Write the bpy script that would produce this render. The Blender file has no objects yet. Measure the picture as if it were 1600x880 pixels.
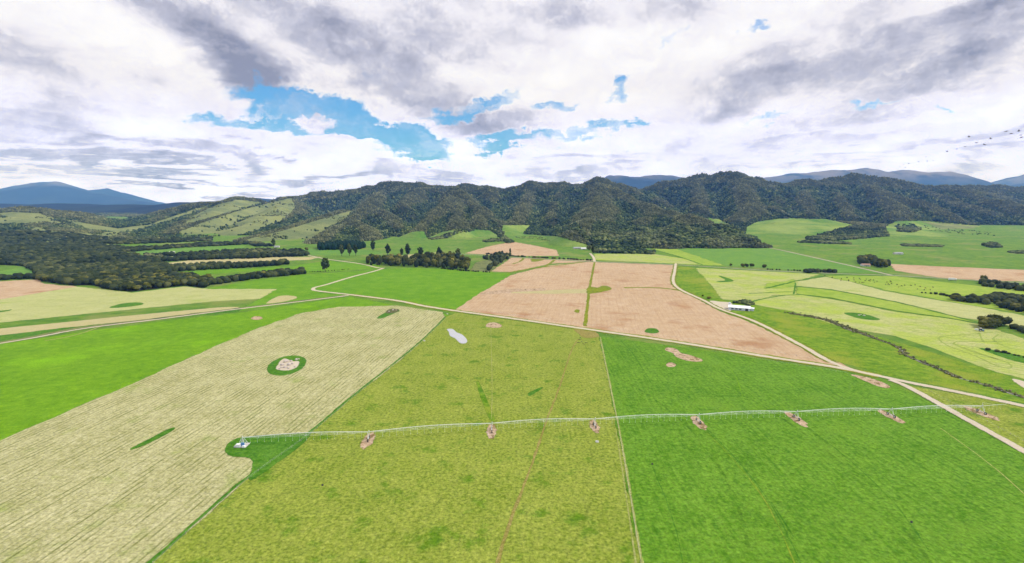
import bpy, bmesh, math, random
import numpy as np
from mathutils import Vector, Matrix, noise as mnoise
random.seed(7); RNG = np.random.default_rng(7)
SC = bpy.context.scene; COL = SC.collection
PI = math.pi
# ---------------------------------------------------------------- camera calibration (level plain seen from a drone 120 m up)
F, VH, H = 800.0, 315.0, 120.0
PITCH = math.atan((440 - VH) / F)
cp, sp = math.cos(PITCH), math.sin(PITCH)
def ray(u, v):
    x = (u - 800) / F; y = -(v - 440) / F
    return x, cp + y * sp, -sp + y * cp
def G(u, v, z=0.0):                       # point of the level ground
    x, y, w = ray(u, v); t = (z - H) / w
    return (x * t, y * t)
def P3(u, v, D):                          # point at distance D
    x, y, w = ray(u, v); t = D / y
    return (x * t, D, H + w * t)
def proj(x, y, z):
    z = z - H
    dep = y * cp - z * sp; up = y * sp + z * cp
    return 800 + F * x / dep, 440 - F * up / dep

# ---------------------------------------------------------------- helpers
def tag(o, label=None, cat=None, group=None, kind=None):
    if label: o['label'] = label
    if cat: o['category'] = cat
    if group: o['group'] = group
    if kind: o['kind'] = kind
    return o
def link(name, me, mat=None, parent=None, loc=None):
    o = bpy.data.objects.new(name, me); COL.objects.link(o)
    if mat is not None and me is not None and not me.materials: me.materials.append(mat)
    if parent is not None: o.parent = parent
    if loc is not None: o.location = loc
    return o
def empty(name, loc, rz=0):
    o = bpy.data.objects.new(name, None); COL.objects.link(o)
    o.location = loc; o.rotation_euler = (0, 0, rz); o.empty_display_size = 1
    return o
def mesh_np(name, V, Fc, smooth=False):
    V = np.asarray(V, np.float32); Fc = np.asarray(Fc, np.int32)
    n = Fc.shape[1]; me = bpy.data.meshes.new(name)
    me.vertices.add(len(V)); me.vertices.foreach_set('co', V.ravel())
    me.loops.add(Fc.size); me.loops.foreach_set('vertex_index', Fc.ravel())
    me.polygons.add(len(Fc)); me.polygons.foreach_set('loop_start', np.arange(0, Fc.size, n, dtype=np.int32))
    me.update(calc_edges=True)
    if smooth: me.polygons.foreach_set('use_smooth', np.ones(len(Fc), bool))
    me.validate(); return me
def bmesh_obj(name, bm, mat, parent=None, smooth=False):
    me = bpy.data.meshes.new(name); bm.to_mesh(me); bm.free()
    if smooth:
        for p in me.polygons: p.use_smooth = True
    return link(name, me, mat, parent)
def box(bm, c, s, rot=None):
    r = bmesh.ops.create_cube(bm, size=1.0)
    M = Matrix.Translation(c) @ (rot or Matrix.Identity(4)) @ Matrix.Diagonal((s[0], s[1], s[2], 1))
    bmesh.ops.transform(bm, matrix=M, verts=r['verts']); return r['verts']
def tube(bm, a, b, r0, r1=None, n=6):
    a = Vector(a); b = Vector(b); d = b - a
    if d.length < 1e-6: return
    r = bmesh.ops.create_cone(bm, cap_ends=True, segments=n, radius1=r0, radius2=r0 if r1 is None else r1, depth=d.length)
    q = d.to_track_quat('Z', 'Y').to_matrix().to_4x4()
    bmesh.ops.transform(bm, matrix=Matrix.Translation((a + b) / 2) @ q, verts=r['verts'])

# numpy lattice noise
_T = np.random.default_rng(3).random((256, 256)).astype(np.float64)
def vn(x, y):
    xi = np.floor(x).astype(int); yi = np.floor(y).astype(int); fx = x - xi; fy = y - yi
    fx = fx * fx * (3 - 2 * fx); fy = fy * fy * (3 - 2 * fy)
    g = lambda a, b: _T[a & 255, b & 255]
    return (g(xi, yi) * (1 - fx) + g(xi + 1, yi) * fx) * (1 - fy) + (g(xi, yi + 1) * (1 - fx) + g(xi + 1, yi + 1) * fx) * fy
def fbm(x, y, o=4):
    s = 0; a = .5
    for i in range(o): s = s + a * (vn(x + 17.3 * i, y + 9.1 * i) * 2 - 1); x = x * 2.03; y = y * 2.03; a *= .5
    return s
def ridged(x, y, o=4):
    s = 0; a = .5
    for i in range(o): s = s + a * (1 - 2 * np.abs(vn(x + 31.7 * i, y + 5.9 * i) * 2 - 1)); x = x * 2.1; y = y * 2.1; a *= .5
    return s
def inpoly(px, py, poly):
    ins = np.zeros(np.shape(px), bool); n = len(poly)
    for i in range(n):
        x1, y1 = poly[i]; x2, y2 = poly[(i + 1) % n]
        if y1 == y2: continue
        c = ((y1 > py) != (y2 > py)) & (px < (x2 - x1) * (py - y1) / (y2 - y1) + x1)
        ins ^= c
    return ins

# ---------------------------------------------------------------- node helper
class NT:
    def __init__(s, tree): s.t = tree; s.n = tree.nodes; s.l = tree.links
    def node(s, typ, **kw):
        n = s.n.new(typ)
        for k, v in kw.items(): setattr(n, k, v)
        return n
    def put(s, sock, v):
        if isinstance(v, bpy.types.NodeSocket): s.l.new(v, sock)
        elif v is not None:
            if sock.type == 'RGBA' and len(v) == 3: v = (*v, 1)
            sock.default_value = v
    def math(s, op, a, b=None, c=None, clamp=False):
        n = s.node('ShaderNodeMath', operation=op, use_clamp=clamp)
        s.put(n.inputs[0], a)
        if b is not None: s.put(n.inputs[1], b)
        if c is not None: s.put(n.inputs[2], c)
        return n.outputs[0]
    def vec(s, op, a, b=None, sc=None):
        n = s.node('ShaderNodeVectorMath', operation=op); s.put(n.inputs[0], a)
        if b is not None: s.put(n.inputs[1], b)
        if sc is not None: s.put(n.inputs['Scale'], sc)
        return n.outputs['Value'] if op in ('DOT_PRODUCT', 'LENGTH', 'DISTANCE') else n.outputs[0]
    def ramp(s, v, a, b, lo=0.0, hi=1.0, smooth=True):
        n = s.node('ShaderNodeMapRange', interpolation_type='SMOOTHSTEP' if smooth else 'LINEAR')
        n.clamp = True
        s.put(n.inputs[0], v); s.put(n.inputs[1], a); s.put(n.inputs[2], b); s.put(n.inputs[3], lo); s.put(n.inputs[4], hi)
        return n.outputs[0]
    def noise(s, vec, scale, detail=3, rough=.55, dist=0.0):
        n = s.node('ShaderNodeTexNoise'); s.put(n.inputs['Vector'], vec); n.inputs['Scale'].default_value = scale
        n.inputs['Detail'].default_value = detail; n.inputs['Roughness'].default_value = rough; n.inputs['Distortion'].default_value = dist
        return n.outputs['Fac'], n.outputs['Color']
    def mix(s, f, a, b, mode='MIX'):
        n = s.node('ShaderNodeMix', data_type='RGBA', blend_type=mode); s.put(n.inputs[0], f); s.put(n.inputs[6], a); s.put(n.inputs[7], b)
        return n.outputs[2]
    def xyz(s, v):
        n = s.node('ShaderNodeSeparateXYZ'); s.put(n.inputs[0], v); return n.outputs
    def comb(s, x, y, z):
        n = s.node('ShaderNodeCombineXYZ'); s.put(n.inputs[0], x); s.put(n.inputs[1], y); s.put(n.inputs[2], z); return n.outputs[0]
def new_mat(name):
    m = bpy.data.materials.new(name); m.use_nodes = True; m.node_tree.nodes.clear()
    t = NT(m.node_tree); out = t.node('ShaderNodeOutputMaterial'); b = t.node('ShaderNodeBsdfPrincipled')
    t.l.new(b.outputs[0], out.inputs[0]); b.inputs['Roughness'].default_value = .9
    b.inputs['Specular IOR Level'].default_value = .06
    return m, t, b
def simple(name, col, rough=.7, var=.15, scale=2.0, metal=0.0):
    m, t, b = new_mat(name)
    pos = t.node('ShaderNodeNewGeometry').outputs['Position']
    f, _ = t.noise(pos, scale, 4)
    c = t.mix(t.ramp(f, .3, .7), tuple(x * (1 - var) for x in col), tuple(min(1, x * (1 + var)) for x in col))
    t.put(b.inputs['Base Color'], c); b.inputs['Roughness'].default_value = rough; b.inputs['Metallic'].default_value = metal
    return m
def srgb(r, g, b, k=1.0):                  # photographed colour -> surface albedo
    f = lambda c: ((c / 255 + .055) / 1.055) ** 2.4 if c > 10 else c / 255 / 12.92
    return tuple(f(c) * k for c in (r, g, b))
KA = 0.60

PIVOT = G(380, 697)
SPAN = 57.3
def field_mat(name, c1, c2, c3=None, ang=83, stripe=None, mott=6.0, amt=1.0, fine=.9, patch=None, patch_col=None, rings=False, bump=.5, amp=.30, streak=.0, edge=True):
    """c1/c2 mottled at `mott` metres, c3 fine flecks; stripe=(spacing, strength) along direction ang; patch=(metres, lo, hi)"""
    m, t, b = new_mat(name)
    pos = t.node('ShaderNodeNewGeometry').outputs['Position']
    x, y, _ = t.xyz(pos)
    a = math.radians(ang)
    al = t.math('ADD', t.math('MULTIPLY', x, math.cos(a)), t.math('MULTIPLY', y, math.sin(a)))
    ac = t.math('SUBTRACT', t.math('MULTIPLY', x, math.sin(a)), t.math('MULTIPLY', y, math.cos(a)))
    big, _ = t.noise(pos, 1 / (mott * 9), 4, .6)
    mid, _ = t.noise(pos, 1 / mott, 5, .65)
    fin, _ = t.noise(pos, 1 / fine, 3, .7)
    f = t.math('ADD', t.math('MULTIPLY', t.math('SUBTRACT', big, .5), 1.5 * amt), t.math('MULTIPLY', t.math('SUBTRACT', mid, .5), 3.2 * amt))
    sv = t.comb(t.math('MULTIPLY', al, .03), t.math('MULTIPLY', ac, .55), 0)
    st, _ = t.noise(sv, 1.0, 3, .6)
    f = t.math('ADD', f, t.math('MULTIPLY', t.math('SUBTRACT', st, .5), streak * 3))
    f = t.math('ADD', f, .5, clamp=True)
    c = t.mix(f, c1, c2)
    if patch:
        pf, _ = t.noise(t.vec('ADD', pos, (371, 91, 0)), 1 / patch[0], 4, .6)
        c = t.mix(t.ramp(pf, patch[1], patch[2]), c, patch_col)
    if stripe:
        sp_, stg = stripe[:2]
        wob, _ = t.noise(pos, .02, 2)
        w2, _ = t.noise(pos, .35, 2)
        q = t.math('ADD', t.math('ADD', ac, t.math('MULTIPLY', wob, 1.5)), t.math('MULTIPLY', w2, .5))
        s_ = t.math('SINE', t.math('MULTIPLY', q, 2 * PI / sp_))
        s_ = t.ramp(s_, .1, .95)
        brk, _ = t.noise(t.comb(t.math('MULTIPLY', al, .05), t.math('MULTIPLY', ac, .16), 0), 1, 4, .65)
        s_ = t.math('MULTIPLY', s_, t.ramp(brk, .38, .66))
        c = t.mix(t.math('MULTIPLY', s_, stg), c, c3 if c3 else tuple(v * .45 for v in c1))
    if rings:
        d = t.vec('DISTANCE', t.comb(x, y, 0), (PIVOT[0], PIVOT[1], 0))
        fr = t.math('ABSOLUTE', t.math('SUBTRACT', t.math('FRACT', t.math('ADD', t.math('DIVIDE', d, SPAN), .5)), .5))
        w, _ = t.noise(pos, .15, 3)
        rg = t.math('SUBTRACT', 1, t.ramp(t.math('MULTIPLY', fr, SPAN), .3, 1.1))
        rg = t.math('MULTIPLY', rg, t.ramp(w, .42, .62))
        c = t.mix(t.math('MULTIPLY', rg, rings), c, tuple(v * .5 for v in c1))
    # fine light/dark grain of blades and stalks
    g = t.math('ADD', t.math('MULTIPLY', t.math('SUBTRACT', fin, .5), 2 * amp * 1.5), 1.0)
    hv = t.node('ShaderNodeHueSaturation'); t.put(hv.inputs['Color'], c); t.put(hv.inputs['Value'], g)
    t.put(b.inputs['Base Color'], hv.outputs[0])
    if edge:                                   # ragged growth where one cover gives way to the next
        ed = t.node('ShaderNodeAttribute', attribute_name='edge').outputs['Fac']
        e1, _ = t.noise(pos, .8, 3, .7); e2, _ = t.noise(pos, .12, 3, .6)
        q = t.math('ADD', ed, t.math('ADD', t.math('MULTIPLY', t.math('SUBTRACT', e1, .5), 1.1), t.math('MULTIPLY', t.math('SUBTRACT', e2, .5), 1.3)))
        q = t.math('MAXIMUM', t.ramp(q, .30, .75), t.math('GREATER_THAN', ed, .985))
        t.put(b.inputs['Alpha'], q)
    bp = t.node('ShaderNodeBump'); bp.inputs['Strength'].default_value = bump; bp.inputs['Distance'].default_value = .5
    hh = t.math('ADD', fin, t.math('MULTIPLY', mid, 1.5))
    t.put(bp.inputs['Height'], hh); t.put(b.inputs['Normal'], bp.outputs[0])
    return m

M = {}
M['base'] = field_mat('rough_pasture', srgb(92, 142, 44, KA), srgb(136, 172, 60, KA), mott=14, patch=(90, .5, .7), patch_col=srgb(150, 165, 85, KA), edge=False)
M['yellow'] = field_mat('yellow_pasture', srgb(128, 154, 40, KA), srgb(180, 192, 86, KA), mott=2.6, amt=.65, fine=1.3, amp=.6, patch=(14, .54, .72), patch_col=srgb(104, 148, 26, KA), rings=.3, streak=.15, ang=88)
M['rightgreen'] = field_mat('lush_pasture', srgb(78, 134, 14, KA), srgb(136, 184, 58, KA), mott=3.0, amt=.65, fine=1.3, amp=.6, rings=.45, streak=.35, ang=89, patch=(36, .52, .74), patch_col=srgb(124, 170, 50, KA))
M['leftgreen'] = field_mat('bright_pasture', srgb(102, 158, 10, KA), srgb(142, 192, 34, KA), mott=7, amt=.7, fine=1.2, amp=.4, streak=.35, ang=20, patch=(60, .5, .75), patch_col=srgb(146, 206, 14, KA))
M['paddock'] = field_mat('smooth_pasture', srgb(98, 160, 14, KA), srgb(140, 188, 44, KA), mott=16, amt=.6, fine=2, amp=.25, streak=.35, ang=2)
M['hay'] = field_mat('mown_hay', srgb(182, 182, 120, KA), srgb(226, 222, 170, KA), srgb(132, 140, 72, KA), stripe=(2.8, .85), mott=3, amt=.8, fine=1.1, amp=.6, ang=84.5, patch=(22, .56, .74), patch_col=srgb(178, 190, 112, KA), streak=.3)
M['hayfar'] = field_mat('pale_hay', srgb(194, 202, 126, KA), srgb(220, 222, 156, KA), srgb(150, 175, 80, KA), stripe=(7.5, .35), mott=16, amt=.6, fine=2, amp=.22, ang=12, patch=(45, .55, .75), patch_col=srgb(182, 202, 100, KA))
M['hayright'] = field_mat('half_dry_hay', srgb(184, 200, 108, KA), srgb(214, 216, 146, KA), srgb(146, 176, 66, KA), stripe=(6.5, .75), mott=12, amt=1.0, fine=2, amp=.35, ang=-40, patch=(42, .44, .62), patch_col=srgb(192, 212, 94, KA))
M['streamland'] = field_mat('stream_grazing', srgb(96, 146, 20, KA), srgb(150, 182, 50, KA), mott=6, amt=1.0, fine=1.2, amp=.5, streak=.5, ang=-35, patch=(45, .48, .68), patch_col=srgb(160, 176, 58, KA))
M['stubble'] = field_mat('straw_strip', srgb(206, 200, 140, KA), srgb(220, 208, 156, KA), mott=8, amp=.2)
M['tilled'] = field_mat('tilled_soil', srgb(210, 178, 138, KA), srgb(234, 207, 172, KA), srgb(192, 152, 114, KA), stripe=(5.0, .35), mott=12, amt=.6, fine=1.2, amp=.3, ang=81, patch=(50, .54, .72), patch_col=srgb(198, 156, 116, KA), streak=.3)
M['verge'] = field_mat('grass_verge', srgb(128, 146, 22, KA), srgb(160, 172, 44, KA), mott=4, amp=.4)
M['darkverge'] = field_mat('rank_grass', srgb(66, 128, 22, KA), srgb(110, 162, 48, KA), mott=3, amp=.5)
M['lime'] = field_mat('lime_pasture', srgb(152, 190, 58, KA), srgb(184, 206, 88, KA), mott=14, amp=.25)
M['lime2'] = field_mat('pressed_hay', srgb(160, 184, 84, KA), srgb(176, 196, 92, KA), mott=3, amp=.4)
M['midgreen'] = field_mat('distant_pasture', srgb(104, 160, 62, KA), srgb(138, 180, 74, KA), mott=30, amt=.6, fine=4, amp=.2, streak=.3, ang=-20)
M['olive'] = field_mat('olive_rough_ground', srgb(128, 138, 88, KA), srgb(152, 160, 94, KA), mott=10, amp=.5, patch=(25, .5, .7), patch_col=srgb(90, 108, 62, KA))
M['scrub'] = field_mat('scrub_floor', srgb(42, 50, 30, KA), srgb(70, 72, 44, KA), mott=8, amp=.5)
M['reedbed'] = field_mat('reed_bed', srgb(92, 104, 58, KA), srgb(132, 128, 86, KA), mott=2.5, amp=.9)
M['road'] = field_mat('gravel_road', srgb(226, 214, 182, KA), srgb(246, 234, 214, KA), mott=2, amt=.6, fine=.4, amp=.15)
M['asphalt'] = field_mat('worn_road', srgb(190, 186, 160, KA), srgb(212, 206, 182, KA), mott=6, amp=.15)
M['soil'] = field_mat('bare_soil', srgb(204, 174, 138, KA), srgb(236, 212, 186, KA), mott=1.5, amt=1.2, fine=.5, amp=.6, patch=(4, .50, .62), patch_col=srgb(150, 128, 84, KA))
M['path'] = field_mat('trodden_earth', srgb(150, 144, 62, KA), srgb(186, 172, 104, KA), mott=1.6, amt=1.2, fine=.6, amp=.5)
M['rut'] = field_mat('worn_grass', srgb(160, 176, 84, KA), srgb(196, 198, 126, KA), mott=2, amp=.6)

# ---------------------------------------------------------------- ground, fields, roads
def rag(pts, step=7.0, jit=.6, closed=True):
    out = []; n = len(pts)
    for i in range(n if closed else n - 1):
        a = Vector(pts[i]); b = Vector(pts[(i + 1) % n]); d = (b - a).length
        k = max(1, min(60, int(d / step))); nrm = Vector((-(b - a).y, (b - a).x)).normalized() if d > 0 else Vector((0, 0))
        for j in range(k):
            p = a.lerp(b, j / k)
            if j: p = p + nrm * random.uniform(-jit, jit) * min(3, max(1, p.y / 500))
            out.append(p)
    return out
LAYER = [0]
def flat(name, poly_px, mat, z, label, cat='field', jit=.6, kind='structure', world=False):
    pts = poly_px if world else [G(*p) for p in poly_px]
    if name in ('grass_patch', 'soil_patch', 'puddle', 'mud_patch', 'hay_patch'):
        Q = [Vector(p) for p in pts]; n = len(Q); sm = []
        for i in range(n):
            p0, p1, p2, p3 = Q[i - 1], Q[i], Q[(i + 1) % n], Q[(i + 2) % n]
            for t_ in (0, .25, .5, .75): sm.append(.5 * ((2 * p1) + (p2 - p0) * t_ + (2 * p0 - 5 * p1 + 4 * p2 - p3) * t_ * t_ + (3 * p1 - p0 - 3 * p2 + p3) * t_ ** 3))
        pts = sm
    pts = rag(pts, jit=jit)
    P_ = np.array([(p.x, p.y) for p in pts]); nx = np.roll(P_, -1, 0); ar = .5 * (P_[:, 0] * nx[:, 1] - nx[:, 0] * P_[:, 1]).sum()
    if ar < 0: P_ = P_[::-1].copy(); nx = np.roll(P_, -1, 0)
    per = np.hypot(*(nx - P_).T).sum(); wd = min(1.3 if name.endswith('patch') else 1.6, .55 * abs(ar) / per)
    tg = nx - np.roll(P_, 1, 0); tg /= np.maximum(1e-6, np.hypot(*tg.T))[:, None]; nr = np.stack([-tg[:, 1], tg[:, 0]], 1)
    wv = wd * np.clip(P_[:, 1:2] / 450, .8, 2.2) if abs(ar) / per > 6 else wd
    out_ = P_ - nr * wv * 1.2
    bm = bmesh.new(); lay = bm.verts.layers.float.new('edge'); n = len(P_)
    vo_ = [bm.verts.new((x_, y_, z - .025)) for x_, y_ in out_]; vi_ = [bm.verts.new((x_, y_, z)) for x_, y_ in P_]
    for v_ in vi_: v_[lay] = 1.0
    for i in range(n): bm.faces.new((vo_[i], vo_[(i + 1) % n], vi_[(i + 1) % n], vi_[i]))
    f = bm.faces.new(vi_); bm.normal_update(); bmesh.ops.triangulate(bm, faces=[f], ngon_method='EAR_CLIP')
    for f in bm.faces:
        f.normal_update()
        if f.normal.z < 0: f.normal_flip()
    o = bmesh_obj(name, bm, mat); tag(o, label, cat, kind=kind); return o
def smooth_line(pts, step=5.0):
    P = [Vector(p) for p in pts]; out = []
    for i in range(len(P) - 1):
        p0 = P[max(0, i - 1)]; p1 = P[i]; p2 = P[i + 1]; p3 = P[min(len(P) - 1, i + 2)]
        k = max(2, int((p2 - p1).length / step))
        for j in range(k):
            t = j / k
            out.append(.5 * ((2 * p1) + (p2 - p0) * t + (2 * p0 - 5 * p1 + 4 * p2 - p3) * t * t + (3 * p1 - p0 - 3 * p2 + p3) * t ** 3))
    out.append(P[-1]); return out
def ribbon(name, px, width, mat, z, label, cat, jit=.12, kind='structure', smooth=True, world=False):
    pts = px if world else [G(*p) for p in px]
    L = smooth_line(pts) if smooth else rag(pts, closed=False, jit=0)
    V = []; E = []; n = len(L)
    for i, p in enumerate(L):
        d = (L[min(n - 1, i + 1)] - L[max(0, i - 1)]); nr = Vector((-d.y, d.x)).normalized()
        w = width if not isinstance(width, (tuple, list)) else width[0] + (width[1] - width[0]) * i / (n - 1)
        ws = [w / 2 * (1 + random.uniform(-jit, jit)) for _ in (0, 1)]
        for s, e_ in ((-1.25, 0), (-.7, 1), (.7, 1), (1.25, 0)):
            q = p + nr * s * ws[0 if s < 0 else 1]; V.append((q.x, q.y, z)); E.append(e_)
    Fc = [(4 * i + k, 4 * i + k + 1, 4 * i + k + 5, 4 * i + k + 4) for i in range(n - 1) for k in range(3)]
    me = mesh_np(name, V, Fc)
    me.attributes.new('edge', 'FLOAT', 'POINT').data.foreach_set('value', np.array(E, np.float32))
    if me.polygons[0].normal.z < 0: me.flip_normals()
    o = link(name, me, mat); tag(o, label, cat, kind=kind); return o

bm = bmesh.new()
R0 = 18500
vs = [bm.verts.new((a * R0, b * R0, 0)) for a, b in ((-1.2, -.15), (1.2, -.15), (1.2, 1), (-1.2, 1))]; bm.faces.new(vs)
tag(bmesh_obj('ground', bm, M['base']), 'green valley floor stretching to the hills', 'ground', kind='structure')

z = .06
def fld(nm, poly, mat, lab, zz, cat='field', jit=1.1): return flat(nm, poly, M[mat], zz, lab, cat, jit)
# left side
fld('pasture', [(-700, 760), (0, 538), (130, 519), (250, 503), (375, 489), (545, 464), (622, 478), (700, 492), (560, 560), (300, 640), (0, 760), (-500, 950)], 'leftgreen', 'bright green pasture between the left gravel road and the mown hay field', .06)
fld('hay_field', [(-420, 880), (0, 690), (100, 647), (230, 590), (330, 545), (400, 515), (470, 490), (530, 480), (620, 478), (690, 488), (694, 495), (650, 541), (600, 582), (560, 612), (520, 645), (482, 676), (440, 678), (400, 680), (375, 684), (357, 694), (352, 704), (362, 713), (393, 718), (398, 728), (384, 746), (340, 788), (232, 880), (150, 950), (-420, 1100)], 'hay', 'mown hay field with dark cut rows in the lower left', .12)
fld('grass_patch', [(381, 684), (440, 683), (478, 681), (486, 676), (470, 695), (430, 725), (392, 750), (397, 730), (392, 716), (362, 712), (353, 703), (360, 692)], 'darkverge', 'uncut dark green grass tongue around the pivot base', .18, 'grass')
fld('grass_patch', [(477.1, 564.2), (476.2, 570.0), (471.0, 576.0), (462.3, 581.3), (451.4, 585.1), (440.0, 586.8), (429.8, 586.2), (422.4, 583.4), (418.9, 578.8), (419.8, 573.0), (425.0, 567.0), (433.7, 561.7), (444.6, 557.9), (456.0, 556.2), (466.2, 556.8), (473.6, 559.6)], 'darkverge', 'dark green oval around the pale rubble heap', .18, 'grass', .4)
fld('grass_patch', [(206, 701), (235, 686), (262, 672), (272, 669), (264, 676), (238, 690), (212, 701)], 'darkverge', 'thin dark green island in the mown hay', .18, 'grass', .5)
fld('grass_patch', [(590, 497), (606, 487), (618, 483), (623, 486), (612, 491), (598, 497)], 'darkverge', 'small green wedge at the far end of the mown hay', .18, 'grass', .4)
fld('soil_patch', [(603, 488), (611, 483), (622, 484), (618, 488), (608, 490)], 'reedbed', 'grey rubble spot beside the small green wedge', .22, 'soil')
fld('grass_strip', [(-300, 560), (0, 516), (200, 497), (368, 482), (372, 487), (160, 508), (0, 537), (-300, 590)], 'darkverge', 'green verge below the straw strip on the left', .08, 'grass')
fld('straw_strip', [(-300, 556), (0, 524), (100, 512), (250, 497), (350, 486), (374, 480), (340, 481), (200, 494), (60, 508), (0, 514), (-300, 540)], 'stubble', 'pale straw strip beside the left gravel road', .12)
fld('hay_field', [(-300, 530), (0, 504), (200, 484), (330, 471), (405, 467), (431, 452), (325, 452), (287, 448), (240, 454), (205, 458), (163, 453), (115, 448), (60, 457), (0, 468), (-300, 500)], 'hayfar', 'pale hay field below the dark wood on the left', .1)
fld('grass_patch', [(172, 481), (190, 475), (215, 473), (222, 476), (195, 480)], 'darkverge', 'dark green wedge in the pale hay field', .16, 'grass')
fld('grass_patch', [(0, 486), (18, 484), (0, 488), (-60, 490)], 'darkverge', 'thin dark green sliver at the left edge of the pale hay', .16, 'grass')
fld('hay_patch', [(418, 473), (437, 463), (458, 463), (462, 466), (445, 471), (424, 474)], 'stubble', 'small pale uncut patch above the left gravel road', .16)
fld('tilled_field', [(-300, 450), (0, 440), (58, 437), (66, 444), (118, 448), (60, 458), (0, 468), (-300, 500)], 'tilled', 'pinkish tilled field at the left edge', .12)
fld('pasture', [(325, 451), (400, 438), (440, 434), (478, 429), (560, 424), (597, 419), (500, 448), (488, 452), (500, 458), (545, 461), (375, 486), (405, 468), (431, 453)], 'paddock', 'green pasture left of the zigzag gravel track', .07)
fld('pasture', [(497, 456), (490, 453), (500, 448), (597, 421), (640, 419), (700, 421), (800, 428), (752, 459), (712, 484), (620, 469), (545, 460)], 'paddock', 'bright green paddock between gravel track and tilled fields', .09)
fld('pasture', [(-200, 424), (0, 424), (40, 417), (52, 424), (46, 433), (0, 434), (-200, 436)], 'midgreen', 'pale green clearing at the left edge beyond the tilled field', .08)
fld('field_strip', [(240, 415), (262, 411), (300, 407), (360, 405), (430, 402), (500, 402), (482, 406), (400, 409), (300, 412)], 'stubble', 'pale strip field between two tree belts', .08)
fld('field_strip', [(267, 433), (272, 427), (330, 422), (400, 420), (460, 416), (480, 412), (510, 408), (590, 414), (595, 419), (478, 427), (440, 421), (330, 428)], 'paddock', 'green strip field between two tree belts', .08)
fld('field_strip', [(190, 396), (230, 392), (290, 388), (385, 383), (378, 389), (300, 393), (220, 397)], 'midgreen', 'far green strip among the dark woods on the left', .08)
fld('field_strip', [(222, 403), (270, 401), (290, 400), (270, 403)], 'stubble', 'thin yellow strip among the dark woods', .08)
fld('field_strip', [(80, 384), (110, 378), (140, 374), (190, 374), (150, 378), (110, 385)], 'midgreen', 'small far clearing in the dark woods', .08)
fld('field_strip', [(440, 390), (520, 388), (570, 390), (600, 396), (540, 400), (470, 398)], 'midgreen', 'green field in front of the dark conifer shelterbelt', .07)
fld('field_strip', [(595, 403), (640, 398), (690, 394), (650, 401), (610, 406)], 'stubble', 'pale strip behind the central wood', .08)
fld('rough_ground', [(735, 424), (745, 410), (770, 405), (795, 402), (775, 415), (765, 425)], 'olive', 'olive rough ground beside the central wood', .08, 'ground')
# centre
fld('tilled_field', [(713, 484), (747, 461), (800, 430), (860, 415), (925, 409), (1055, 414), (1052, 443), (1062, 453), (1120, 485), (1180, 508), (1250, 543), (1334, 577), (1200, 557), (1050, 533), (915, 512), (800, 496)], 'tilled', 'large pinkish tilled field crossed by a green strip', .1)
fld('tilled_field', [(770, 424), (800, 403), (860, 405), (926, 407), (915, 409), (860, 412), (800, 425)], 'tilled', 'small tilled plot with yellow weedy lines', .11)
fld('tilled_field', [(728, 396), (760, 386), (800, 378), (830, 383), (868, 391), (872, 400), (800, 400)], 'tilled', 'reddish tilled plot below the low hills', .08)
fld('stubble_band', [(800, 457), (860, 454), (918, 452), (917, 458), (860, 459), (800, 458)], 'stubble', 'pale band in the tilled field left of the green strip', .16)
fld('soil_band', [(760, 457), (800, 452), (850, 451), (850, 454), (800, 457), (752, 461)], 'soil', 'darker bare band near the west end of the tilled field', .15, 'soil')
ribbon('grass_strip', [(929, 410), (925, 430), (921, 452), (917, 485), (914, 510)], 3.6, M['verge'], .2, 'yellow green grass strip crossing the tilled field', 'grass', .3)
fld('grass_patch', [(918, 458), (921, 449), (935, 450), (942, 447), (950, 448), (954, 452), (945, 455), (930, 458)], 'verge', 'yellow green weedy blob beside the grass strip', .22, 'grass')
ribbon('grass_strip', [(975, 450), (1010, 449.5), (1050, 452), (1085, 459)], 7, M['verge'], .2, 'curved yellow green strip in the east tilled field', 'grass', .4)
ribbon('grass_strip', [(795, 426), (830, 420), (880, 414), (925, 408)], 6, M['verge'], .22, 'weedy line between the two tilled plots', 'grass', .4)
ribbon('grass_strip', [(852, 416), (862, 410), (868, 404)], 6, M['verge'], .23, 'short weedy line inside the small tilled plot', 'grass', .4)
ribbon('grass_strip', [(800, 413), (812, 409), (818, 404)], 5, M['verge'], .23, 'second short weedy line near the wood', 'grass', .4)
fld('grass_patch', [(832, 409), (833, 403), (850, 403), (846, 407)], 'verge', 'yellow green weed patch in the small tilled plot', .22, 'grass')
fld('grass_patch', [(1009, 519), (1013, 514), (1024, 514), (1028, 519), (1020, 521)], 'darkverge', 'green sinkhole in the tilled field', .2, 'grass')
fld('grass_patch', [(898, 487), (901, 484), (905, 485), (903, 489)], 'verge', 'tiny weedy spot in the west tilled field', .2, 'grass')
fld('pasture', [(100, 950), (232, 882), (384, 748), (482, 678), (560, 613), (650, 541), (694, 497), (712, 489), (800, 501), (905, 516), (936, 526), (952, 600), (970, 690), (1003, 880), (1020, 990)], 'yellow', 'mottled yellow green pasture in the centre foreground', .1)
fld('pasture', [(1022, 990), (1004, 880), (971, 690), (953, 600), (938, 526), (1050, 541), (1200, 564), (1330, 582), (1398, 602), (1450, 628), (1500, 656), (1600, 712), (1800, 820), (2300, 1100)], 'rightgreen', 'lush dark green pasture in the right foreground', .12)
fld('pasture', [(1410, 602), (1510, 618), (1600, 638), (1800, 690), (2100, 850), (1800, 800), (1600, 702), (1500, 645), (1450, 618)], 'yellow', 'yellow green wedge between two gravel roads', .1)
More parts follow.
